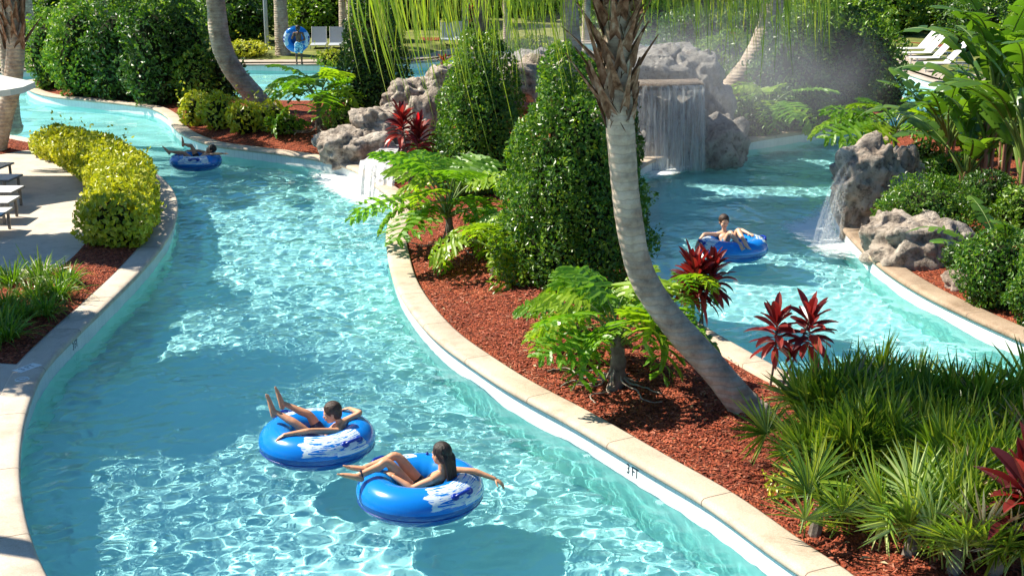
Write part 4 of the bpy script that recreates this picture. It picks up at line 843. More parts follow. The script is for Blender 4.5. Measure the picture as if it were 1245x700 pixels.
# right bank
p = G(1048, 283, 'R'); Yr = p[1] + .6
def rk(label, px, py, w, h, Y, seed, mat, dy=.8, **kw):
    c = RP(px, py, Y); s = np.dot(c - Cv, Fv) / FPX; return rock(label, c, [((0, 0, 0), (w * s / 2, w * s / 2 * dy, h * s / 2))], seed, mat, group=RG, **kw)
rk('tall pitted rock standing at the right pool edge with water running off it', 1054, 236, 88, 124, Yr, 3, M_rock, pits=.12, rough=.28)
rk('narrow rock leaning behind the tall pitted rock', 1094, 226, 58, 92, Yr + .7, 14, M_rock, pits=.1)
rk('low rounded rock below the small-leaved shrub on the right bank', 1116, 304, 122, 84, G(1105, 335, 'R')[1] + 1.0, 5, M_rock, rough=.22)
rk('small grey rock at the foot of the tall pitted rock', 1082, 288, 56, 66, G(1080, 318, 'R')[1] + .4, 26, M_rock)
rk('small pale pinkish stone beside the brown coping', 1168, 343, 36, 26, G(1168, 352, 'R')[1] + .2, 7, M_rockp, sub=4)
rk('small brown stone under the dark right edge shrub', 1196, 360, 30, 22, G(1196, 368, 'R')[1] + .2, 8, M_rock, sub=4)
# left rocks and cascade
Y0 = G(440, 196, 'M')[1]
rk('long low tan rock at the left end of the rock group by the channel', 432, 180, 84, 46, Y0 + .3, 31, M_rock)
rk('tan rock with a dark cleft above the splashing white stones', 462, 160, 66, 62, Y0 + .8, 32, M_rock)
rk('tan rock right of the little cascade, behind the red cordyline', 519, 163, 62, 92, Y0 + .7, 33, M_rock)
rk('dark topped rock at the back of the tan rock group', 505, 122, 70, 52, Y0 + 2.2, 34, M_rock)
rk('uppermost tan rock below the hanging palm leaves', 540, 108, 50, 56, Y0 + 3, 35, M_rock)
rk('brown boulder crest left of the leaning palm behind the cone shrub', 672, 92, 90, 56, G(690, 200, 'M')[1] + 1.2, 36, M_rock)
Yc = G(462, 222, 'M')[1]
rk('splash-whitened stone at the foot of the little cascade', 470, 205, 40, 30, Yc + .5, 41, M_rockp, sub=4)
rk('second splash-whitened stone beside the pool coping', 486, 216, 30, 36, Yc + .1, 42, M_rockp, sub=4)
# big grey waterfall rock
Yw = P(815, 190, 0)[1]; sw = np.dot(P(815, 190, 0) - Cv, Fv) / FPX
Yw = P(815, 205, 0)[1]; sw = np.dot(P(815, 205, 0) - Cv, Fv) / FPX
def wz(py): return PY(815, py, Yw)[2]
def wx(px): return PY(px, 120, Yw)[0]
cx = wx(815); zlip = wz(103)
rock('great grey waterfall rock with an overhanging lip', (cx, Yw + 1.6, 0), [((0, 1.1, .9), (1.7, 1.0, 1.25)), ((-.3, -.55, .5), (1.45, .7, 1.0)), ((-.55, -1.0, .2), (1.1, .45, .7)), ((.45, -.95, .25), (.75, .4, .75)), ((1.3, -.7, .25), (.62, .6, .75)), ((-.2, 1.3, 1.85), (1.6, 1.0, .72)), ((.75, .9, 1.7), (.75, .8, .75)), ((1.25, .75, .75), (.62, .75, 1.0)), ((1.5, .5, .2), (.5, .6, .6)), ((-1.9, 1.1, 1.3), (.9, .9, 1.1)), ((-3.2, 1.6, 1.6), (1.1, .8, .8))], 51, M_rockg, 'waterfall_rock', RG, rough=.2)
# lip shelf with the pool of water above
g = Geo(); a = np.linspace(math.pi, 2 * math.pi, 15); xs_ = np.linspace(-1.35, .78, 15); fy = -.25 * np.sin((xs_ + 1.35) / 2.13 * math.pi)
Vt = np.concatenate([np.stack([xs_, fy, 0 * xs_], -1), np.stack([xs_, fy + 1.1, 0 * xs_], -1), np.stack([xs_, fy + .05, 0 * xs_ - .14], -1), np.stack([xs_, fy + 1.1, 0 * xs_ - .14], -1)]); Ii = np.arange(60).reshape(4, 15)
def strip_q(A, B): return np.stack([A[:-1], A[1:], B[1:], B[:-1]], -1)
g.add(Vt, strip_q(Ii[0], Ii[1]), strip_q(Ii[2], Ii[0]), strip_q(Ii[3], Ii[2])); o = g.obj('rock_ledge', rock_mat('wet_brown_ledge', [(.2, .13, .08), (.35, .26, .18), (.45, .38, .3)], .3), None, True, (cx, Yw + .2, zlip)); tag(o, 'flat wet brown ledge from which the waterfall drops', 'ledge')
def sheet_fall(name, label, top, bot, mat, nx=60, nz=26, wob=.05, cat='waterfall', seed=0, thick=1):
    """top and bot: polylines; water falls between them in a bulging, slightly rippled sheet"""
    r = np.random.default_rng(seed); T_ = smooth_path(top, nx); B_ = smooth_path(bot, nx); g = Geo(); w = np.linspace(0, 1, nz)
    for L in range(thick):
        V = T_[:, None] * (1 - w)[None, :, None] + B_[:, None] * w[None, :, None]; V[:, :, 2] = T_[:, None, 2] * (1 - w ** 1.7) + B_[:, None, 2] * w ** 1.7
        ph = np.linspace(0, nx * .5, nx); V[:, :, 1] += wob * (np.sin(ph * 1.3 + L)[:, None] + .6 * np.sin(ph * 2.9 + L * 2)[:, None]) * (w + .15) + L * .07
        Ii = np.arange(nx * nz).reshape(nx, nz); g.add(V, np.stack([Ii[:-1, :-1], Ii[1:, :-1], Ii[1:, 1:], Ii[:-1, 1:]], -1).reshape(-1, 4))
    return tag(g.obj(name, mat, smooth=True), label, cat)
sheet_fall('waterfall', 'thin veil of water falling from the grey rock ledge into the right channel', [(cx - 1.3, Yw + .18, zlip - .02), (cx - .4, Yw - .05, zlip - .02), (cx + .3, Yw - .05, zlip - .02), (cx + .78, Yw + .15, zlip - .02)], [(cx - 1.4, Yw - .0, -.05), (cx - .4, Yw - .25, -.05), (cx + .35, Yw - .25, -.05), (cx + .86, Yw - .05, -.05)], M_fall, thick=2)
for q_, (dx, w0, lab) in enumerate([(0, 1, 'outer spray of water arching off the tall pitted rock on the right bank'), (9, .6, 'inner trickle of water running down beside the tall pitted rock')]):
    sheet_fall('waterfall', lab, [RP(1036 + dx, 188, Yr - .3), RP(1026 + dx, 205, Yr - .45), RP(1022 + dx, 226, Yr - .6)], [RP(1004 + dx, 236, Yr - .2) * [1, 1, 0], RP(990 + dx, 262, Yr - 1.) * [1, 1, 0], RP(1016 + dx, 290, Yr - 1.6) * [1, 1, 0]], M_spray, nx=30, nz=24, wob=.06, seed=3 + q_, thick=2)
c0 = RP(476, 176, Y0 + .2); c1 = RP(458, 196, Yc + .35)
sheet_fall('waterfall', 'upper white trickle between the tan rocks', [c0 - [.15, 0, 0], c0, c0 + [.2, 0, 0]], [c1 - [.3, 0, 0], c1, c1 + [.35, 0, 0]], M_fall2, nx=30, nz=16, wob=.04, seed=4)
sheet_fall('waterfall', 'broad white cascade spilling over the coping into the main channel', [c1 - [.35, -.05, 0], c1 + [0, 0, .04], c1 + [.4, -.05, 0]], [RP(432, 210, Yc) * [1, 1, 0], RP(452, 224, Yc - .7) * [1, 1, 0], RP(478, 238, Yc - 1.1) * [1, 1, 0]], M_fall2, nx=40, nz=22, wob=.07, seed=5, thick=2)
# foam where the falls hit the water
def foam(label, pts, z=.0, n=36):
    c = np.mean([P(*q)[:2] for q in pts], 0); bb = resample([P(*q)[:2] for q in pts], .25, True); m = len(bb); rings = np.linspace(0, 1, 12); V = []; e = []
    for t in rings: V.append(np.c_[c + (bb - c) * t, np.full(m, z)]); e.append(np.full(m, 1 - t))
    V = np.array(V); V[:, :, 2] += .012 * vnoise(V, .4, 3); I_ = np.arange(V.shape[0] * m).reshape(-1, m); J = np.roll(I_, -1, 1); g = Geo(); g.add(V, np.stack([I_[:-1], I_[1:], J[1:], J[:-1]], -1).reshape(-1, 4)); o = g.obj('foam', M_foam, smooth=True)
    at_ = o.data.attributes.new('edge', 'FLOAT', 'POINT'); at_.data.foreach_set('value', np.array(e).ravel() * 1.6); return tag(o, label, None, None, 'stuff')
foam('white foam below the little cascade', [(372, 204), (420, 200), (450, 212), (476, 236), (472, 266), (425, 250), (385, 228)])
foam('white foam at the foot of the spray from the tall rock', [(935, 272), (980, 255), (1008, 232), (1018, 270), (1040, 300), (1062, 322), (1010, 318), (960, 292)])
foam('white foam at the foot of the big waterfall', [(770, 206), (800, 196), (860, 186), (862, 196), (820, 214), (780, 222)])

# mist over the waterfall pool
def mist(name, label, c, r_xyz, dens):
    bm = bmesh.new(); bmesh.ops.create_icosphere(bm, subdivisions=3, radius=1); me = bpy.data.meshes.new(name); bm.to_mesh(me); bm.free()
    m = bpy.data.materials.new(name); m.use_nodes = True; nt = m.node_tree; nt.nodes.clear(); v = nt.nodes.new('ShaderNodeVolumePrincipled'); v.inputs['Color'].default_value = (.95, .97, 1, 1); v.inputs['Anisotropy'].default_value = .2
    co = texco(nt); ln = nt.nodes.new('ShaderNodeVectorMath'); ln.operation = 'LENGTH'; nt.links.new(co, ln.inputs[0]); f = math_(nt, 'MAXIMUM', math_(nt, 'SUBTRACT', 1, ln.outputs['Value']), 0)
    n = noise(nt, co, 2.5, 3); nt.links.new(math_(nt, 'MULTIPLY', math_(nt, 'MULTIPLY', f, math_(nt, 'MAXIMUM', math_(nt, 'SUBTRACT', math_(nt, 'MULTIPLY', n, 2), .5), 0)), dens), v.inputs['Density'])
    o_ = nt.nodes.new('ShaderNodeOutputMaterial'); nt.links.new(v.outputs[0], o_.inputs['Volume']); me.materials.append(m); o = link(name, me, None, c); o.scale = r_xyz; return tag(o, label, None, None, 'stuff')
mist('mist', 'fine spray mist drifting right of the waterfall', RP(905, 110, Yw + .4), (3.8, 1.9, 2.4), .42)
mist('mist', 'spray mist over the crest of the waterfall rock', RP(735, 62, Yw + 3.5), (4.2, 2, 1.1), .24)

# ------------------------------------------------------------------ inflatable tubes
def tube_mat():
    m, nt, b = newmat('blue_vinyl_with_white_wave_print'); uv = nt.nodes.new('ShaderNodeUVMap'); s = nt.nodes.new('ShaderNodeSeparateXYZ'); nt.links.new(uv.outputs[0], s.inputs[0])
    n = nd(nt, 'ShaderNodeTexNoise'); n.inputs['Scale'].default_value = 1; n.inputs['Detail'].default_value = 4; mp = nt.nodes.new('ShaderNodeMapping'); mp.inputs['Scale'].default_value = (5.5, 9, 1); nt.links.new(uv.outputs[0], mp.inputs[0]); nt.links.new(mp.outputs[0], n.inputs['Vector'])
    # u in turns: prints centred at 0 and .5 ; v in turns: top of the tube at .25
    u2 = math_(nt, 'ABSOLUTE', math_(nt, 'SUBTRACT', math_(nt, 'FRACT', math_(nt, 'ADD', math_(nt, 'MULTIPLY', s.outputs[0], 2), .5)), .5))
    inu = math_(nt, 'LESS_THAN', math_(nt, 'ADD', u2, math_(nt, 'MULTIPLY', math_(nt, 'SUBTRACT', n.outputs['Fac'], .5), .22)), .2)
    v2 = math_(nt, 'ABSOLUTE', math_(nt, 'SUBTRACT', s.outputs[1], .15)); inv = math_(nt, 'LESS_THAN', math_(nt, 'ADD', v2, math_(nt, 'MULTIPLY', math_(nt, 'SUBTRACT', n.outputs['Fac'], .5), .12)), .125)
    w = nd(nt, 'ShaderNodeTexNoise'); w.inputs['Scale'].default_value = 1; w.inputs['Detail'].default_value = 2; w.inputs['Distortion'].default_value = 1.2; mp2 = nt.nodes.new('ShaderNodeMapping'); mp2.inputs['Scale'].default_value = (22, 62, 1); nt.links.new(uv.outputs[0], mp2.inputs[0]); nt.links.new(mp2.outputs[0], w.inputs['Vector'])
    st = math_(nt, 'LESS_THAN', w.outputs['Fac'], .56); f = math_(nt, 'MULTIPLY', math_(nt, 'MULTIPLY', inu, inv), st)
    low = math_(nt, 'GREATER_THAN', math_(nt, 'ABSOLUTE', math_(nt, 'SUBTRACT', s.outputs[1], .25)), .27)  # lower half a darker blue, part of it shade put into the colour
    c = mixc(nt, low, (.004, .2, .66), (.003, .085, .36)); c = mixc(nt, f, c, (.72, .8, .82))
    nt.links.new(c, b.inputs['Base Color']); b.inputs['Roughness'].default_value = .2; b.inputs['Coat Weight'].default_value = .3
    nn = noise(nt, texco(nt), 6, 2); bump(nt, b, nn, .08, .02); return m
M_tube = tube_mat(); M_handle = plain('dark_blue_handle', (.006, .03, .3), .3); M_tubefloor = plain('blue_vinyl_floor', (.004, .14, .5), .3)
def torus_mesh(R, r_, nu=72, nv=28):
    U = np.arange(nu) / nu; V_ = np.arange(nv) / nv; u, v = np.meshgrid(U, V_, indexing='ij'); a = u * 6.28318; b = v * 6.28318
    wr = 1 + .012 * np.sin(a * 18) * np.clip(-np.cos(b), 0, 1); rr_ = r_ * wr
    P_ = np.stack([(R + rr_ * np.cos(b)) * np.cos(a), (R + rr_ * np.cos(b)) * np.sin(a), rr_ * np.sin(b) * .93], -1); I_ = np.arange(nu * nv).reshape(nu, nv); q = np.stack([I_, np.roll(I_, -1, 0), np.roll(np.roll(I_, -1, 0), -1, 1), np.roll(I_, -1, 1)], -1).reshape(-1, 4)
    g = Geo(); g.add(P_, q); me = g.mesh('ring', M_tube, True); uvl = me.uv_layers.new(name='UVMap'); cu = np.zeros((nu, nv, 4, 2)); 
    for k, (du, dv) in enumerate(((0, 0), (1, 0), (1, 1), (0, 1))): cu[:, :, k, 0] = u + du / nu; cu[:, :, k, 1] = v + dv / nv
    uvl.data.foreach_set('uv', cu.ravel()); return me
TR = torus_mesh(.41, .19)
seam = Geo(); aa = np.linspace(0, 6.28318, 73); 
for b_ in (-.35,): tube(seam, np.stack([(.41 + .191 * math.cos(b_)) * np.cos(aa), (.41 + .191 * math.cos(b_)) * np.sin(aa), np.full(73, .93 * .191 * math.sin(b_))], -1), .0045, 6, cap=False)
SEAM = seam.mesh('seam', M_handle, True)
fl = Geo(); aa = np.arange(40) / 40 * 6.28318; fl.add(np.concatenate([np.stack([.26 * np.cos(aa), .26 * np.sin(aa), 0 * aa - .10], -1), [[0, 0, -.15]]]), [[i, (i + 1) % 40, 40] for i in range(40)]); FLOOR = fl.mesh('tube_floor', M_tubefloor, True)
hg = Geo(); b = .72; c_ = np.array([(.41 + .19 * math.cos(b)), 0, .18 * math.sin(b)]); nrm_ = np.array([math.cos(b), 0, math.sin(b)])
tube(hg, smooth_path([c_ + [0, -.095, 0], c_ + nrm_ * .035 + [0, -.06, 0], c_ + nrm_ * .04, c_ + nrm_ * .035 + [0, .06, 0], c_ + [0, .095, 0]], 14), .016, 8); 
for s in (-1, 1): ellipsoid(hg, c_ + [0, s * .09, 0], (.035, .045, .02), Euler((0, -b + math.pi / 2, 0)).to_matrix())
HAND = hg.mesh('handle', M_handle, True)
vg = Geo(); tube(vg, [[.41, 0, .165], [.41, 0, .186]], .014, 10); tube(vg, [[.41, 0, .18], [.41, 0, .2]], .008, 10); VALVE = vg.mesh('valve', M_handle, True)
def pool_tube(label, loc, rz, hz=0, group='blue swim tubes'):
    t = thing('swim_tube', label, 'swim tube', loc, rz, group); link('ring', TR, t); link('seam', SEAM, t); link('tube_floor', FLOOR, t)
    v_ = link('valve', VALVE, t); v_.rotation_euler.z = 2.2
    for k in (0, 1): h = link('handle', HAND, t); h.rotation_euler.z = math.pi * k + hz
    return t

# ------------------------------------------------------------------ people
M_skin = {}
def skin(name, col):
    if name in M_skin: return M_skin[name]
    m, nt, b = newmat(name); n = noise(nt, texco(nt), 14, 3); c = ramp(nt, n, [(.3, tuple(x * .88 for x in col)), (.7, tuple(min(1, x * 1.08) for x in col))]); nt.links.new(c, b.inputs['Base Color'])
    b.inputs['Roughness'].default_value = .42; b.inputs['Subsurface Weight'].default_value = .08; b.inputs['Subsurface Radius'].default_value = (.02, .008, .004); b.inputs['Subsurface Scale'].default_value = .5; M_skin[name] = m; return m
def hair_mat(name, col):
    m, nt, b = newmat(name); n = noise(nt, texco(nt, 'Object', (60, 60, 8)), 1.5, 3); c = ramp(nt, n, [(.35, tuple(x * .45 for x in col)), (.65, col)]); nt.links.new(c, b.inputs['Base Color']); b.inputs['Roughness'].default_value = .52; bump(nt, b, n, .8, .012); return m
M_hairb = hair_mat('dark_brown_hair', (.035, .018, .01)); M_hairm = hair_mat('brown_hair', (.07, .035, .018)); M_eyew = plain('eye_white', (.75, .73, .7), .3); M_eyed = plain('eye_dark', (.02, .012, .008), .2); M_lip = plain('lip', (.45, .16, .12), .5)
def remesh(geo, name, mat, parent, vox, smooth_it=3):
    me = geo.mesh('tmp', mat, True); o = bpy.data.objects.new('tmp', me); COL.objects.link(o); a = o.modifiers.new('r', 'REMESH'); a.mode = 'VOXEL'; a.voxel_size = vox; a.use_smooth_shade = True
    s_ = o.modifiers.new('s', 'SMOOTH'); s_.iterations = smooth_it; s_.factor = .5
    dg = bpy.context.evaluated_depsgraph_get(); dg.update(); m2 = bpy.data.meshes.new_from_object(o.evaluated_get(dg)); bpy.data.objects.remove(o); bpy.data.meshes.remove(me)
    m2.name = name; m2.materials.clear(); m2.materials.append(mat); m2.polygons.foreach_set('use_smooth', np.ones(len(m2.polygons), bool)); return link(name, m2, parent)
def V3(*a): return np.array(a, float)
def hand(g, wrist, dir_, palm_n, s=1.0, curl=.5):
    d = nrm(dir_); n = nrm(palm_n - d * np.dot(palm_n, d)); sd = np.cross(d, n); M = np.stack([sd, d, n], 1)
    ellipsoid(g, wrist + d * .045 * s, (.036 * s, .052 * s, .015 * s), M, 12, 8)
    for k, (o, L) in enumerate(((-.027, .058), (-.009, .068), (.009, .064), (.027, .05))):
        b_ = wrist + d * .075 * s + sd * o * s; p1 = b_ + (d * math.cos(curl * .5) + n * math.sin(curl * .5)) * L * .5 * s; p2 = p1 + (d * math.cos(curl * 1.3) + n * math.sin(curl * 1.3)) * L * .5 * s
        tube(g, [b_ - d * .01, b_, p1, p2], [.0085 * s, .0085 * s, .008 * s, .0065 * s], 8)
    tb = wrist + d * .025 * s - sd * .03 * s; tube(g, [tb, tb + (d * .6 - sd * .7 + n * .2) * .03 * s, tb + (d * .95 - sd * .8 + n * .35) * .052 * s], [.011 * s, .0095 * s, .0075 * s], 8)
def foot(g, ankle, toe, up, s=1.0):
    d = nrm(toe - ankle); u = nrm(up - d * np.dot(up, d)); sd = np.cross(d, u); L = np.linalg.norm(toe - ankle)
    tube(g, [ankle - d * .045 * s - u * .025 * s, ankle + d * .02 - u * .02 * s, ankle + d * L * .55 - u * .028 * s, ankle + d * L * .85 - u * .034 * s], [.03 * s, .034 * s, .027 * s, .02 * s], 12, wide=sd, ratio=1.3)
    for k, (o, l) in enumerate(((-.028, .06), (-.012, .055), (.003, .05), (.017, .043), (.029, .036))):
        b_ = ankle + d * (L * .85) + sd * o * s - u * .036 * s; tube(g, [b_, b_ + d * l * .75 * s], [(.0125 if k == 0 else .0085) * s, (.011 if k == 0 else .0075) * s], 8)
def head_geo(g, c, fwd, up, s=1.0):
    f = nrm(fwd); u = nrm(up - f * np.dot(up, f)); r_ = np.cross(f, u); M = np.stack([r_, f, u], 1)
    def W(x, y, z): return c + (r_ * x + f * y + u * z) * s
    ellipsoid(g, W(0, -.012, .028), (.078 * s, .098 * s, .088 * s), M, 22, 14)          # skull
    ellipsoid(g, W(0, .022, -.03), (.062 * s, .068 * s, .078 * s), M, 20, 12)           # face
    ellipsoid(g, W(0, .055, -.083), (.03 * s, .028 * s, .022 * s), M, 12, 8)            # chin
    tube(g, [W(0, .083, .005), W(0, .1, -.022), W(0, .096, -.03)], [.008 * s, .0125 * s, .012 * s], 8)
    for sx in (-1, 1):
        ellipsoid(g, W(sx * .036, .058, -.026), (.024 * s, .024 * s, .022 * s), M, 10, 8)   # cheeks
        tube(g, [W(sx * .012, .084, .022), W(sx * .045, .072, .022)], [.009 * s, .008 * s], 8)   # brow
        ellipsoid(g, W(sx * .08, -.008, -.01), (.009 * s, .018 * s, .03 * s), M, 10, 8)     # ears
    ellipsoid(g, W(0, .083, -.056), (.024 * s, .011 * s, .009 * s), M, 10, 8)
    return W, M
def face_parts(t, W, M, s):
    for sx in (-1, 1):
        g = Geo(); ellipsoid(g, W(sx * .031, .077, .0), (.013 * s, .008 * s, .008 * s), M, 12, 8); ellipsoid(g, W(sx * .031, .0845, .0), (.006 * s, .003 * s, .006 * s), M, 10, 8, mi=1); g.obj('eye', [M_eyew, M_eyed], t, True)
    g = Geo(); tube(g, [W(-.02, .089, -.056), W(0, .0955, -.057), W(.02, .089, -.056)], [.003 * s, .0055 * s, .003 * s], 8); g.obj('lips', M_lip, t, True)
def hair_cap(t, W, M, s, mat, seed, long_=None, vox=.006):
    g = Geo(); r = np.random.default_rng(seed)
    ellipsoid(g, W(0, -.022, .038), (.089 * s, .102 * s, .094 * s), M, 24, 14)
    ellipsoid(g, W(0, -.055, -.02), (.076 * s, .062 * s, .07 * s), M, 20, 12)
    for i in range(150):   # locks lying over the cap
        a = r.uniform(0, 6.283); e0 = r.uniform(.5, 1.5); pts = []
        for k in range(5):
            e = e0 - k * .24; x = math.cos(a + .04 * k) * math.cos(e); y = math.sin(a + .04 * k) * math.cos(e); z = math.sin(e)
            if y > .35 and z < .42: break
            pts.append(W(x * .09, -.022 + y * .104, .038 + z * .096))
        if len(pts) > 2: tube(g, pts, np.linspace(.009, .004, len(pts)) * s, 6)
    if long_ is not None:
        for i in range(46):
            a = r.uniform(-1, 1); top = W(a * .075, -.07 - .03 * (1 - a * a), .02); mid = np.array(long_[0]) + (M[:, 0] * a * .075 + r.normal(0, .006, 3)) * s; end = np.array(long_[1]) + (M[:, 0] * a * .05 + r.normal(0, .014, 3)) * s
            tube(g, smooth_path([top, mid, end], 10), np.linspace(.017, .006, 10) * s, 6)
    return remesh(g, 'hair', mat, t, vox, 1)
def person(label, loc, J, skin_m, hair_m, s=1.0, vox=.006, hair_long=None, top=None, shorts=None, group='people riding the tubes', seed=0, curl=.5, face=True):
    """J: joints in metres relative to loc"""
    t = thing('person', label, 'person', loc, 0, group); g = Geo(); J = {k: np.array(v, float) for k, v in J.items()}
    shv = nrm(J['shR'] - J['shL']); hpv = nrm(J['hipR'] - J['hipL']); pel = (J['hipL'] + J['hipR']) / 2; chest = (J['shL'] + J['shR']) / 2; nk = J['neck']; hd = J['head']
    ax = nrm(chest - pel)
    tp = [pel - ax * .03 * s, pel + ax * .05 * s, pel * .55 + chest * .45, pel * .22 + chest * .78, chest - ax * .02 * s]; tr = np.array([.078, .08, .068, .08, .07]) * s
    tube(g, smooth_path(tp, 14), np.interp(np.linspace(0, 4, 14), range(5), tr), 20, wide=shv * .6 + hpv * .4, ratio=1.48)
    tube(g, [J['shL'] * .92 + chest * .08, chest + (nk - chest) * .25, J['shR'] * .92 + chest * .08], [.042 * s, .056 * s, .042 * s], 12)
    tube(g, [chest, nk, hd - (hd - nk) * .3], [.055 * s, .04 * s, .038 * s], 14)
    for S_ in 'LR':
        sh, el, wr = J['sh' + S_], J['el' + S_], J['wr' + S_]; a1 = sh * .5 + el * .5; a2 = el * .72 + wr * .28
        tube(g, smooth_path([sh, a1, el, a2, wr], 17), np.interp(np.linspace(0, 4, 17), range(5), np.array([.044, .038, .031, .033, .021]) * s), 14)
        hand(g, wr, J.get('hd' + S_, wr + (wr - el)) - wr, J.get('pn' + S_, V3(0, 0, -1)), s, curl)
        hp, kn, an, to = J['hip' + S_], J['kn' + S_], J['an' + S_], J['to' + S_]; t1 = hp * .55 + kn * .45; c1 = kn * .68 + an * .32; bk = nrm(np.cross(nrm(kn - hp), nrm(np.cross(kn - hp, an - kn) + 1e-6)))
        tube(g, smooth_path([hp, t1, kn, c1, kn * .3 + an * .7, an], 24), np.interp(np.linspace(0, 5, 24), range(6), np.array([.074, .066, .045, .046, .034, .026]) * s), 16)
        foot(g, an, to, kn - an + V3(0, 0, .02), s)
    W, M = head_geo(g, hd, J['fwd'], J.get('up', hd - nk), s * 1.0)
    remesh(g, 'body', skin_m, t, vox, 3)
    if face: face_parts(t, W, M, s)
    hair_cap(t, W, M, s, hair_m, seed, hair_long, vox)
    if shorts:
        g = Geo(); ph = 1.13
        tube(g, [pel - ax * .02 * s, pel + ax * .07 * s], [.084 * s * 1.08, .082 * s * 1.08], 20, wide=hpv, ratio=1.48)
        for S_ in 'LR': hp, kn = J['hip' + S_], J['kn' + S_]; tube(g, [hp, hp + (kn - hp) * shorts[1]], [.082 * s, .077 * s], 16)
        remesh(g, 'swim_shorts', shorts[0], t, vox * 1.2, 2)
    if top:
        g = Geo(); c = pel * .3 + chest * .7; tube(g, [c - ax * .022 * s, c + ax * .022 * s], [.0815 * s, .0815 * s], 24, wide=shv * .6 + hpv * .4, ratio=1.48, cap=True); remesh(g, 'swim_top', top, t, vox, 1)
    return t
TANG = 'blue swim tubes'
def frame(px, py, zc=.11):
    c = P(px, py, zc); th = math.atan2(CAMZ - zc, c[1]); return c
zc = .12
sk1 = skin('tanned_skin', (.66, .32, .17)); sk2 = skin('light_skin', (.74, .43, .27)); sk3 = skin('deep_brown_skin', (.16, .07, .04))
M_navy = plain('navy_swim_fabric', (.012, .02, .06), .7); M_black = plain('black_swim_fabric', (.015, .015, .02), .7)
def patt():
    m, nt, b = newmat('patterned_trunks'); n = noise(nt, texco(nt), 22, 2); c = ramp(nt, n, [(.44, (.03, .25, .5)), (.52, (.35, .62, .75)), (.6, (.7, .8, .82))]); nt.links.new(c, b.inputs['Base Color']); b.inputs['Roughness'].default_value = .8; return m
M_patt = patt(); M_teal = plain('teal_swim_fabric', (.02, .16, .3), .7)
# tube 1 with the girl
c = frame(511, 594, zc); pool_tube('nearest swim tube, with the long-haired girl lying in it', c, rad(-42))
J = dict(hipL=(-.03, -.10, -.02), hipR=(.02, .08, -.02), shL=(.12, -.19, .17), shR=(.29, .02, .18), neck=(.215, -.09, .25), head=(.20, -.055, .37), fwd=(-.75, .62, -.1), up=(.1, 0, 1),
         elL=(-.06, -.235, .115), wrL=(-.23, -.17, .20), hdL=(-.3, -.1, .23), elR=(.50, -.02, .19), wrR=(.70, -.06, .13), hdR=(.78, -.08, .08), pnL=(0, 0, -1), pnR=(0, 0, -1),
         knL=(-.29, -.06, .29), anL=(-.56, -.17, .21), toL=(-.72, -.20, .27), knR=(-.22, .11, .28), anR=(-.52, .0, .215), toR=(-.69, .00, .26))
t = person('girl with long dark hair lying in the nearest tube, one arm stretched over its edge', c, J, sk1, M_hairb, .92, .0058, [(.29, -.125, .33), (.30, -.15, .12)], M_black, (M_black, .2), seed=1)
g = Geo(); an = V3(-.53, -.155, .22); ang = np.linspace(0, 6.283, 24); dv = nrm(V3(-.27, -.11, -.07)); A = nrm(np.cross(dv, [0, 0, 1])); Bv = np.cross(dv, A); tube(g, np.array([an + (A * math.cos(x) + Bv * math.sin(x)) * .030 for x in ang]), .0065, 6, cap=False); ellipsoid(g, an - Bv * .034 if Bv[2] < 0 else an + Bv * .034, (.014, .014, .006)); g.obj('ankle_band', M_navy, t, True)
# tube 2 with the boy
c = frame(386, 533, zc); pool_tube('second nearest swim tube, with the short-haired boy lying in it', c, rad(-62), hz=rad(20))
J = dict(hipL=(.03, -.09, -.03), hipR=(.05, .09, -.03), shL=(.23, -.15, .14), shR=(.28, .09, .16), neck=(.23, -.035, .22), head=(.165, -.05, .30), fwd=(-.97, -.12, -.25), up=(-.25, 0, 1),
         elL=(-.02, -.31, .21), wrL=(-.27, -.37, .19), hdL=(-.36, -.38, .14), elR=(.43, .14, .23), wrR=(.30, .30, .22), hdR=(.24, .34, .2), pnL=(0, 0, -1), pnR=(0, 0, -1),
         knL=(-.20, -.07, .19), anL=(-.43, .00, .30), toL=(-.47, .03, .47), knR=(-.09, .12, .21), anR=(-.36, .13, .34), toR=(-.40, .15, .51))
person('boy with short brown hair lying in the second tube with both feet up', c, J, sk1, M_hairm, .9, .0058, shorts=(M_navy, .5), seed=2)
# tube 3, boy facing us
c = frame(890, 300, zc); pool_tube('swim tube alone in the right channel, carrying a boy who faces the viewer', c, rad(15))
J = dict(hipR=(-.16, .02, -.03), hipL=(.02, .04, -.03), shR=(-.26, .17, .17), shL=(.03, .20, .18), neck=(-.115, .18, .26), head=(-.125, .16, .39), fwd=(.12, -1, -.15), up=(0, .05, 1),
         elR=(-.46, .06, .2), wrR=(-.60, -.08, .08), hdR=(-.64, -.12, -.0), elL=(.20, .30, .22), wrL=(.30, .12, .2), hdL=(.33, .05, .2), pnR=(1, 0, 0), pnL=(0, 0, -1),
         knR=(-.07, -.15, .27), anR=(.03, -.47, .16), toR=(.05, -.62, .13), knL=(.07, -.1, .30), anL=(.14, -.46, .17), toL=(.18, -.6, .15))
person('small dark-haired boy sitting in the tube in the right channel with knees together', c, J, sk2, M_hairm, .95, .0065, shorts=(M_teal, .45), seed=3)
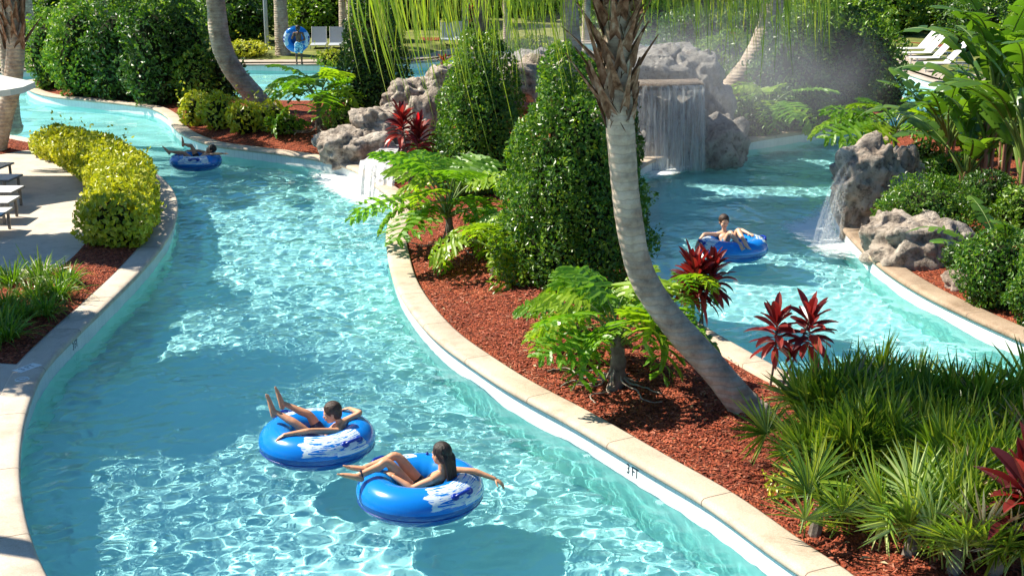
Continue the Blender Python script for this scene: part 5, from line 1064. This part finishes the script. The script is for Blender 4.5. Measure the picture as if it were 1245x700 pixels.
# tube 4
c = frame(238, 196, zc); pool_tube('far swim tube drifting by the yellow hedge with a person lying in it', c, rad(100))
J = dict(hipL=(.02, -.09, -.02), hipR=(.04, .09, -.02), shL=(.26, -.13, .15), shR=(.28, .13, .16), neck=(.30, 0, .21), head=(.37, -.02, .28), fwd=(-.7, -.4, .5), up=(.6, 0, .8),
         elL=(.48, -.2, .2), wrL=(.68, -.14, .2), hdL=(.77, -.12, .2), elR=(.02, .28, .2), wrR=(-.2, .3, .2), hdR=(-.3, .28, .2), pnL=(0, 0, -1), pnR=(0, 0, -1),
         knL=(-.25, -.08, .2), anL=(-.58, -.1, .24), toL=(-.68, -.1, .38), knR=(-.10, .1, .33), anR=(-.28, .12, .38), toR=(-.28, .14, .53))
person('person with dark hair lying in the far tube, one arm out over the water', c, J, sk1, M_hairb, .95, .008, shorts=(M_black, .4), seed=4, face=False)
# standing boy on the far deck carrying a tube
b = G(364, 75, 'N'); b[2] = .262; H = 1.52
J = dict(hipL=(-.09, 0, .80), hipR=(.09, 0, .80), shL=(-.17, .0, 1.24), shR=(.17, .0, 1.24), neck=(0, .0, 1.30), head=(0, .02, 1.42), fwd=(.3, 1, -.15), up=(0, 0, 1),
         elL=(-.27, .08, 1.02), wrL=(-.22, .26, 1.12), hdL=(-.2, .3, 1.15), elR=(.26, -.05, 1.0), wrR=(.12, -.1, .95), hdR=(.06, -.1, .93), pnL=(0, 1, 0), pnR=(0, 1, 0),
         knL=(-.10, -.01, .43), anL=(-.11, .02, .07), toL=(-.12, .18, .045), knR=(.09, .03, .43), anR=(.10, .0, .07), toR=(.12, .16, .045))
person('boy in blue patterned swim shorts standing on the far deck holding a tube', b, J, sk3, M_hairb, 1.0, .008, shorts=(M_patt, .75), group='people riding the tubes', seed=5, face=False)
t = pool_tube('swim tube held upright behind the boy standing on the far deck', b + [-.13, .34, .98], 0); t.rotation_euler = (rad(84), 0, rad(4)); t.scale = (.88,) * 3

# ------------------------------------------------------------------ loungers
M_lf = plain('white_lounger_frame', (.62, .6, .56), .4); M_ls = noisy('white_sling_fabric', [(.58, .57, .53), (.66, .65, .61)], 30, .8, .1, .003); M_lg = noisy('grey_sling_fabric', [(.3, .33, .38), (.38, .42, .48)], 30, .8, .1, .003); M_lgr = plain('bronze_grey_frame', (.16, .15, .14), .45)
def lounger_proto(label, loc, rz, back, fabric, frm, group, back_l=.75):
    """head towards +X, origin under the centre"""
    t = thing('sun_lounger', label, 'sun lounger', loc, rz, group); g = Geo(); W_ = .32; zz = .36; xh = 1.0 - back_l
    for s in (-1, 1): tube(g, [[-.95, s * W_, zz], [xh, s * W_, zz], [.9, s * W_, zz]], .02, 6)
    for x in (-.95, .9): tube(g, [[x, -W_, zz], [x, W_, zz]], .02, 6)
    g.obj('frame', frm, t, True)
    for x in (-.86, .72):
        for s in (-1, 1): g = Geo(); box(g, (x, s * W_, zz / 2), (.045, .035, zz)); g.obj('leg', frm, t)
    g = Geo(); box(g, ((-.95 + xh) / 2, 0, zz + .012), (xh + .95, W_ * 2, .018)); g.obj('seat', fabric, t)
    g = Geo(); R_ = Euler((0, -back, 0)).to_matrix(); box(g, np.array([xh, 0, zz + .015]) + np.array(R_ @ Vector((back_l / 2, 0, 0))), (back_l, W_ * 2, .02), R_); 
    for s in (-1, 1): a_ = Vector((0, s * W_, 0)); tube(g, [np.array([xh, s * W_, zz + .01]), np.array([xh, s * W_, zz + .01]) + np.array(R_ @ Vector((back_l, 0, 0)))], .018, 6, mi=1)
    g.obj('backrest', [fabric, frm], t); return t
# far right deck
r0 = None
for i, (x, y, lab) in enumerate([(1120, 64, 'farthest white lounger of the row on the round far deck'), (1127, 70, 'second farthest white lounger on the round far deck'), (1137, 77, 'third white lounger on the round far deck'), (1150, 85, 'nearest white lounger on the far deck, partly behind paddle leaves')]):
    p = G(x, y, 'N'); p[2] = .26
    if r0 is None: r0 = lounger_proto(lab, p, rad(12), rad(48), M_ls, M_lf, 'white loungers on the far deck', 1.0)
    else: copy_tree(r0, None, p, rad(12 - 4 * i), lab)
r0 = None
for i, (x, y, lab) in enumerate([(388, 58, 'left one of the two grey loungers behind the standing boy'), (410, 58, 'right one of the two grey loungers behind the standing boy'), (545, 52, 'grey lounger seen through the hanging palm leaflets'), (560, 50, 'second grey lounger seen through the hanging leaflets, farther right')]):
    p = G(x, y, 'N'); p[2] = .26
    if r0 is None: r0 = lounger_proto(lab, p, rad(95), rad(66), M_lg, M_lf, 'grey loungers on the far deck')
    else: copy_tree(r0, None, p, rad(95), lab)
r0 = None
for i, (x, y, lab) in enumerate([(-44, 222, 'farthest lounger end at the left edge of the patio'), (-37, 238, 'second farthest lounger at the left edge of the patio'), (-38, 254, 'middle lounger at the left edge of the patio'), (-46, 268, 'second nearest lounger at the left edge of the patio'), (-58, 284, 'nearest lounger at the left edge of the patio')]):
    p = P(x, y, .25)
    if r0 is None: r0 = lounger_proto(lab, p, rad(176), rad(35), M_ls, M_lgr, 'loungers on the patio')
    else: copy_tree(r0, None, p, rad(176 + 2 * i), lab)
# ------------------------------------------------------------------ umbrella
M_canvas = noisy('white_canvas', [(.72, .7, .64), (.78, .76, .7)], 12, .9, .1, .004); ub = P(-56, 225, .25); t = thing('patio_umbrella', 'white canvas patio umbrella cut by the left edge of the photo', 'umbrella', ub)
g = Geo(); ztop = 2.5; rim = 1.75; m = 8; a = np.arange(m) / m * 6.283 + .39; er = 2.02; V = [[0, 0, ztop]]; Fq = []
K = 6
for k in range(1, K + 1):
    for i in range(m * 4):
        ai = i / (m * 4) * 6.283 + .39; f = abs(((i % 4) / 4) * 2 - 1); rr_ = rim * k / K * (math.cos(math.pi / m) / math.cos((i % 4) / 4 * 2 * math.pi / m - math.pi / m)); V.append([rr_ * math.cos(ai), rr_ * math.sin(ai), ztop - (ztop - er) * (k / K) ** .92 - .03 * (1 - f) * k / K])
n_ = m * 4; g.add(V, [[0, 1 + i, 1 + (i + 1) % n_] for i in range(n_)], [[1 + (k - 1) * n_ + i, 1 + k * n_ + i, 1 + k * n_ + (i + 1) % n_, 1 + (k - 1) * n_ + (i + 1) % n_] for k in range(1, K) for i in range(n_)])
V2 = []; 
for i in range(n_): v = V[1 + (K - 1) * n_ + i]; V2 += [v, [v[0], v[1], v[2] - .12]]
g.add(V2, [[2 * i, 2 * i + 1, (2 * i + 3) % (2 * n_), (2 * i + 2) % (2 * n_)] for i in range(n_)]); g.obj('canopy', M_canvas, t)
g = Geo(); tube(g, [[0, 0, 0], [0, 0, ztop + .08]], .025, 10); g.obj('pole', M_lgr, t, True)
g = Geo(); tube(g, [[0, 0, 0], [0, 0, .08]], .26, 20); g.obj('base', M_lgr, t, True)
# ------------------------------------------------------------------ lamp post, fence
b = G(325, 60, 'N'); t = thing('lamp_post', 'slim grey lamp post on the far bank left of the standing boy', 'lamp post', b); g = Geo(); tube(g, [[0, 0, -.1], [0, 0, 3.6]], .09, 12); g.obj('pole', plain('grey_steel', (.4, .43, .46), .4, .5, .3), t, True)
g = Geo(); tube(g, [[0, 0, 3.6], [0, 0, 3.68], [0, 0, 4.0], [0, 0, 4.1]], [.16, .22, .22, .1], 14); g.obj('lamp_head', plain('lamp_glass', (.7, .7, .66), .3), t, True)
# ------------------------------------------------------------------ depth markings
def text_mesh(s, size, mat, name, thick=.0015):
    cu = bpy.data.curves.new('txt', 'FONT'); cu.body = s; cu.size = size; cu.align_x = 'CENTER'; cu.align_y = 'CENTER'; cu.extrude = thick; o = bpy.data.objects.new('txt', cu); COL.objects.link(o); dg = bpy.context.evaluated_depsgraph_get(); me = bpy.data.meshes.new_from_object(o.evaluated_get(dg)); bpy.data.objects.remove(o); me.materials.clear(); me.materials.append(mat); me.name = name; return me
M_ink = plain('dark_marking_paint', (.02, .025, .04), .5); M_wt = plain('white_marking_paint', (.78, .78, .74), .5)
def on_wall(curve, px, py, z, out=.006):
    w = P(px, py, z)[:2]; i = int(np.argmin(((curve - w) ** 2).sum(1))); a, b = curve[max(i - 2, 0)], curve[min(i + 2, len(curve) - 1)]; T = nrm(b - a); return curve[i], T
for curve, px, py, lab, poly in ((cM, 781, 572, 'dark 3 FT depth marking on the white waterline tile of the island', 'M'), (cL, 80, 420, 'shaded 3 FT depth marking on the tile of the west bank', 'L')):
    c, T = on_wall(curve, px, py, .1); N = np.array([-T[1], T[0]]); 
    if inside(LAND[poly][0], (c + N * .1)[None])[0]: N = -N
    X_ = np.array([-N[1], N[0]]); X_ = X_  # reading direction when facing the wall
    if np.cross(X_, [0, 0, 1][:2] if False else X_) is None: pass
    # text local x -> horizontal along wall, y -> up, z -> outward N
    xdir = Vector((-N[1], N[0], 0)); zdir = Vector((N[0], N[1], 0)); ydir = Vector((0, 0, 1)); 
    if xdir.cross(ydir).dot(zdir) < 0: xdir = -xdir
    M4 = Matrix((xdir, ydir, zdir)).transposed().to_4x4(); o = link('depth_marking', text_mesh('3 FT', .14, M_ink, 'depth_marking'), None); o.matrix_world = Matrix.Translation((c[0] - N[0] * .012 + N[0] * .002, c[1] - N[1] * .012 + N[1] * .002, .085)) @ M4 @ Matrix.Diagonal((.8, 1, 1, 1)); tag(o, lab, 'depth marking')
p = P(33, 447, .262); q = P(27, 461, .262)
for pt, s_, lab, nm in ((p, '3 FT', 'faint white 3 FT depth marking on the near left coping', 'depth_marking'),):
    g = Geo(); 
    bt = thing('depth_marking', lab, 'depth marking', pt, rad(62))
    g.add([[-.16, -.08, .002], [.16, -.08, .002], [.16, .08, .002], [-.16, .08, .002]], [[0, 1, 2, 3]]); g.obj('painted_patch', M_wt, bt); tm = link('lettering', text_mesh('3 FT', .13, plain('grey_marking', (.3, .3, .3), .6), 'lettering', .0008), bt, (0, 0, .004)); tm.scale = (.85, 1, 1)
g = Geo(); an_ = np.linspace(0, 6.283, 33); tube(g, np.stack([.075 * np.cos(an_), .075 * np.sin(an_), 0 * an_ + .001], -1), .006, 4, cap=False); tube(g, [[-.05, -.05, .001], [.05, .05, .001]], .006, 4); tube(g, [[-.035, .02, .001], [.03, .0, .001]], .005, 4); o = g.obj('depth_marking', M_wt, None, loc=q); tag(o, 'faint round no diving symbol on the near left coping', 'pool marking')
#@@END
